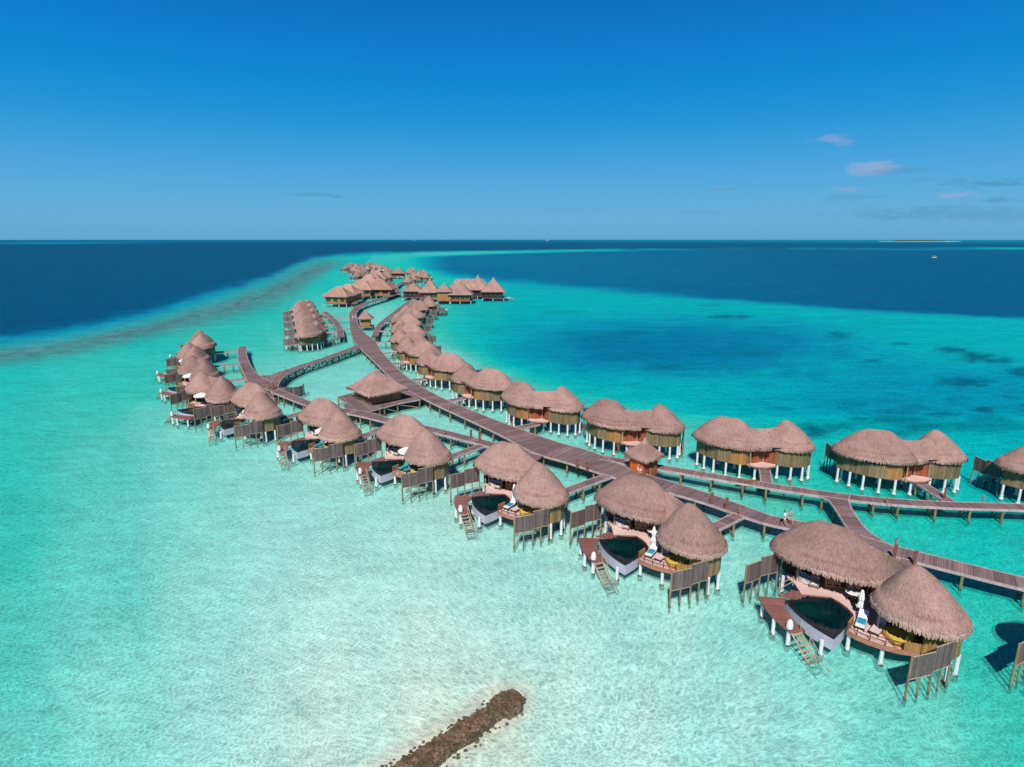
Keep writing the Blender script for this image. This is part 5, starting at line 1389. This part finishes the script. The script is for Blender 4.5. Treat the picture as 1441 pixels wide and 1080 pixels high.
for k in range(240):
    a, b = rng.uniform(-1, 1), rng.uniform(-1, 1)
    if a * a + b * b > 0.85: continue
    hx, hy = -40 + a * 330, b * 200; h = rng.uniform(8, 17) * (1 - 0.4 * abs(a)); r_ = rng.uniform(14, 30)
    mb.lathe((hx, hy, 3), [(r_ * .6, 0), (r_, h * .4), (r_ * .7, h * .8), (0, h)], 6)
mb.build("woodland", M['palm'], isl)["kind"] = "stuff"

# ------------------------------------------------------------------ sky, sun
SUN_EL = 47.0; SHADOW_AZ = 13.0     # shadows fall 13 degrees right of straight ahead
w = bpy.data.worlds.new("World"); scene.world = w; w.use_nodes = True
nt = w.node_tree; nt.nodes.clear(); n = N(nt)
out = nt.nodes.new("ShaderNodeOutputWorld"); bg = nt.nodes.new("ShaderNodeBackground")
sky = nt.nodes.new("ShaderNodeTexSky"); sky.sky_type = 'NISHITA'; sky.sun_disc = False
sky.sun_elevation = R(SUN_EL); sky.sun_rotation = R(180 + SHADOW_AZ)
sky.altitude = 0; sky.air_density = 1.0; sky.dust_density = 0.2; sky.ozone_density = 4.0
tc = nt.nodes.new("ShaderNodeTexCoord"); sep = nt.nodes.new("ShaderNodeSeparateXYZ"); nt.links.new(tc.outputs["Generated"], sep.inputs[0])
az = n.math('ARCTAN2', sep.outputs[0], sep.outputs[1]); el = n.math('ARCSINE', sep.outputs[2])
# clear tropical sky: physical sky tempered towards deep blue, its unseen zenith darkened to deepen shadows
SKYT = [(0.0, (1.0, 3.6, 6.2)), (0.022, (1.35, 4.2, 6.8)), (0.065, (0.9, 4.0, 7.1)), (0.135, (0.0, 2.95, 6.9)), (0.22, (0.0, 2.0, 6.0)), (0.31, (0.0, 1.3, 4.6)), (0.42, (0.0, 0.55, 1.7)), (0.62, (0.06, 0.32, 0.85))]
gr = n.ramp(n.maprange(el, 0.0, 1.2), [(p, (c[0] / 8, c[1] / 8, c[2] / 8, 1)) for p, c in SKYT])
gr.node.color_ramp.interpolation = 'B_SPLINE'
gr = n.mix(1.0, gr, (8, 8, 8, 1), 'MULTIPLY')
base = n.mix(0.97, sky.outputs[0], gr)
colr = base
nz = n.noise(n.mapping(tc.outputs["Generated"], (1, 1, 3.2)), 26.0, 5.0, 0.6)
nz2 = n.noise(n.mapping(tc.outputs["Generated"], (1, 1, 3.2), loc=(3, 1, 2)), 70.0, 3.0, 0.6)
def dirpx(px, py):
    x = (px - 720.5) / F; yv = -(py - 540) / F
    v = Vector((x, math.cos(PITCH) + yv * math.sin(PITCH), -math.sin(PITCH) + yv * math.cos(PITCH))).normalized()
    return math.atan2(v.x, v.y), math.asin(v.z)
for (px, py, wa, we, st, c) in ((1225,236,24,7.5,.45,(4.6,4.3,6.3,1)),(1170,196,18,5,.3,(4.3,4.0,6.2,1)),(1190,203,13,5,.26,(4.3,4.0,6.2,1)),(1192,267,24,4,.25,(4.4,4.2,5.8,1)),(1340,275,18,4,.3,(4.4,4.2,5.6,1)),
    (1270,240,34,3,.3,(0.8,2.6,4.2,1)),(1385,258,30,5,.45,(0.5,2.2,3.9,1)),(1400,282,16,3,.4,(0.5,2.2,3.9,1)),(1360,300,80,9,.3,(0.6,2.4,4.1,1)),(1240,300,60,6,.2,(1.0,2.8,4.4,1)),(1205,277,28,4,.3,(0.9,2.7,4.4,1)),
    (1022,267,22,2.5,.35,(1.2,3.0,4.6,1)),(440,274,26,2.6,.5,(0.9,2.7,4.2,1)),(478,277,9,2,.5,(0.9,2.7,4.2,1)),(980,300,50,4,.22,(1.2,3.0,4.6,1)),(810,297,40,4,.2,(1.2,3.0,4.6,1)),(1300,255,20,3,.2,(0.9,2.7,4.4,1))):
    a0, e0 = dirpx(px, py); wr, er = wa / F, we / F
    dx = n.math('DIVIDE', n.math('SUBTRACT', az, a0), wr); dy = n.math('DIVIDE', n.math('SUBTRACT', el, e0), er)
    dd = n.math('SQRT', n.math('ADD', n.math('MULTIPLY', dx, dx), n.math('MULTIPLY', dy, dy)))
    dd = n.math('ADD', dd, n.math('MULTIPLY', n.math('SUBTRACT', nz, 0.5), 3.0)); dd = n.math('ADD', dd, n.math('MULTIPLY', n.math('SUBTRACT', nz2, 0.5), 1.6))
    mk_ = n.maprange(dd, 0.2, 1.25, st, 0.0, True)
    colr = n.mix(mk_, colr, c)
n.link(colr, bg.inputs[0]); bg.inputs[1].default_value = 0.088
nt.links.new(bg.outputs[0], out.inputs[0])

sl = bpy.data.lights.new("sun", 'SUN'); sl.energy = 4.0; sl.angle = R(0.53); sl.color = (1.0, 0.955, 0.89)
so_ = bpy.data.objects.new("sun", sl); COL.objects.link(so_)
dirv = Vector((math.sin(R(SHADOW_AZ)) * math.cos(R(SUN_EL)), math.cos(R(SHADOW_AZ)) * math.cos(R(SUN_EL)), -math.sin(R(SUN_EL))))
so_.rotation_euler = dirv.to_track_quat('-Z', 'Y').to_euler()

# ------------------------------------------------------------------ camera
cam = bpy.data.cameras.new("camera"); co = bpy.data.objects.new("camera", cam); COL.objects.link(co)
co.location = (0, 0, HC); co.rotation_euler = (math.pi / 2 - PITCH, 0, 0)
cam.sensor_fit = 'HORIZONTAL'; cam.sensor_width = 36.0; cam.lens = F / 1441 * 36.0
cam.clip_start = 0.5; cam.clip_end = 60000
scene.camera = co
scene.view_settings.view_transform = 'Standard'; scene.view_settings.look = 'None'; scene.view_settings.exposure = 0.2; scene.view_settings.gamma = 1.0
scene.render.engine = 'CYCLES'
scene.cycles.max_bounces = 6; scene.cycles.diffuse_bounces = 2; scene.cycles.glossy_bounces = 2; scene.cycles.transparent_max_bounces = 12
scene.cycles.use_denoising = True
scene.cycles.sample_clamp_indirect = 4.0
for o in list(bpy.data.objects):
    if o.type == 'MESH' and o.parent is None and 'label' not in o and 'kind' not in o: print("UNTAGGED", o.name)
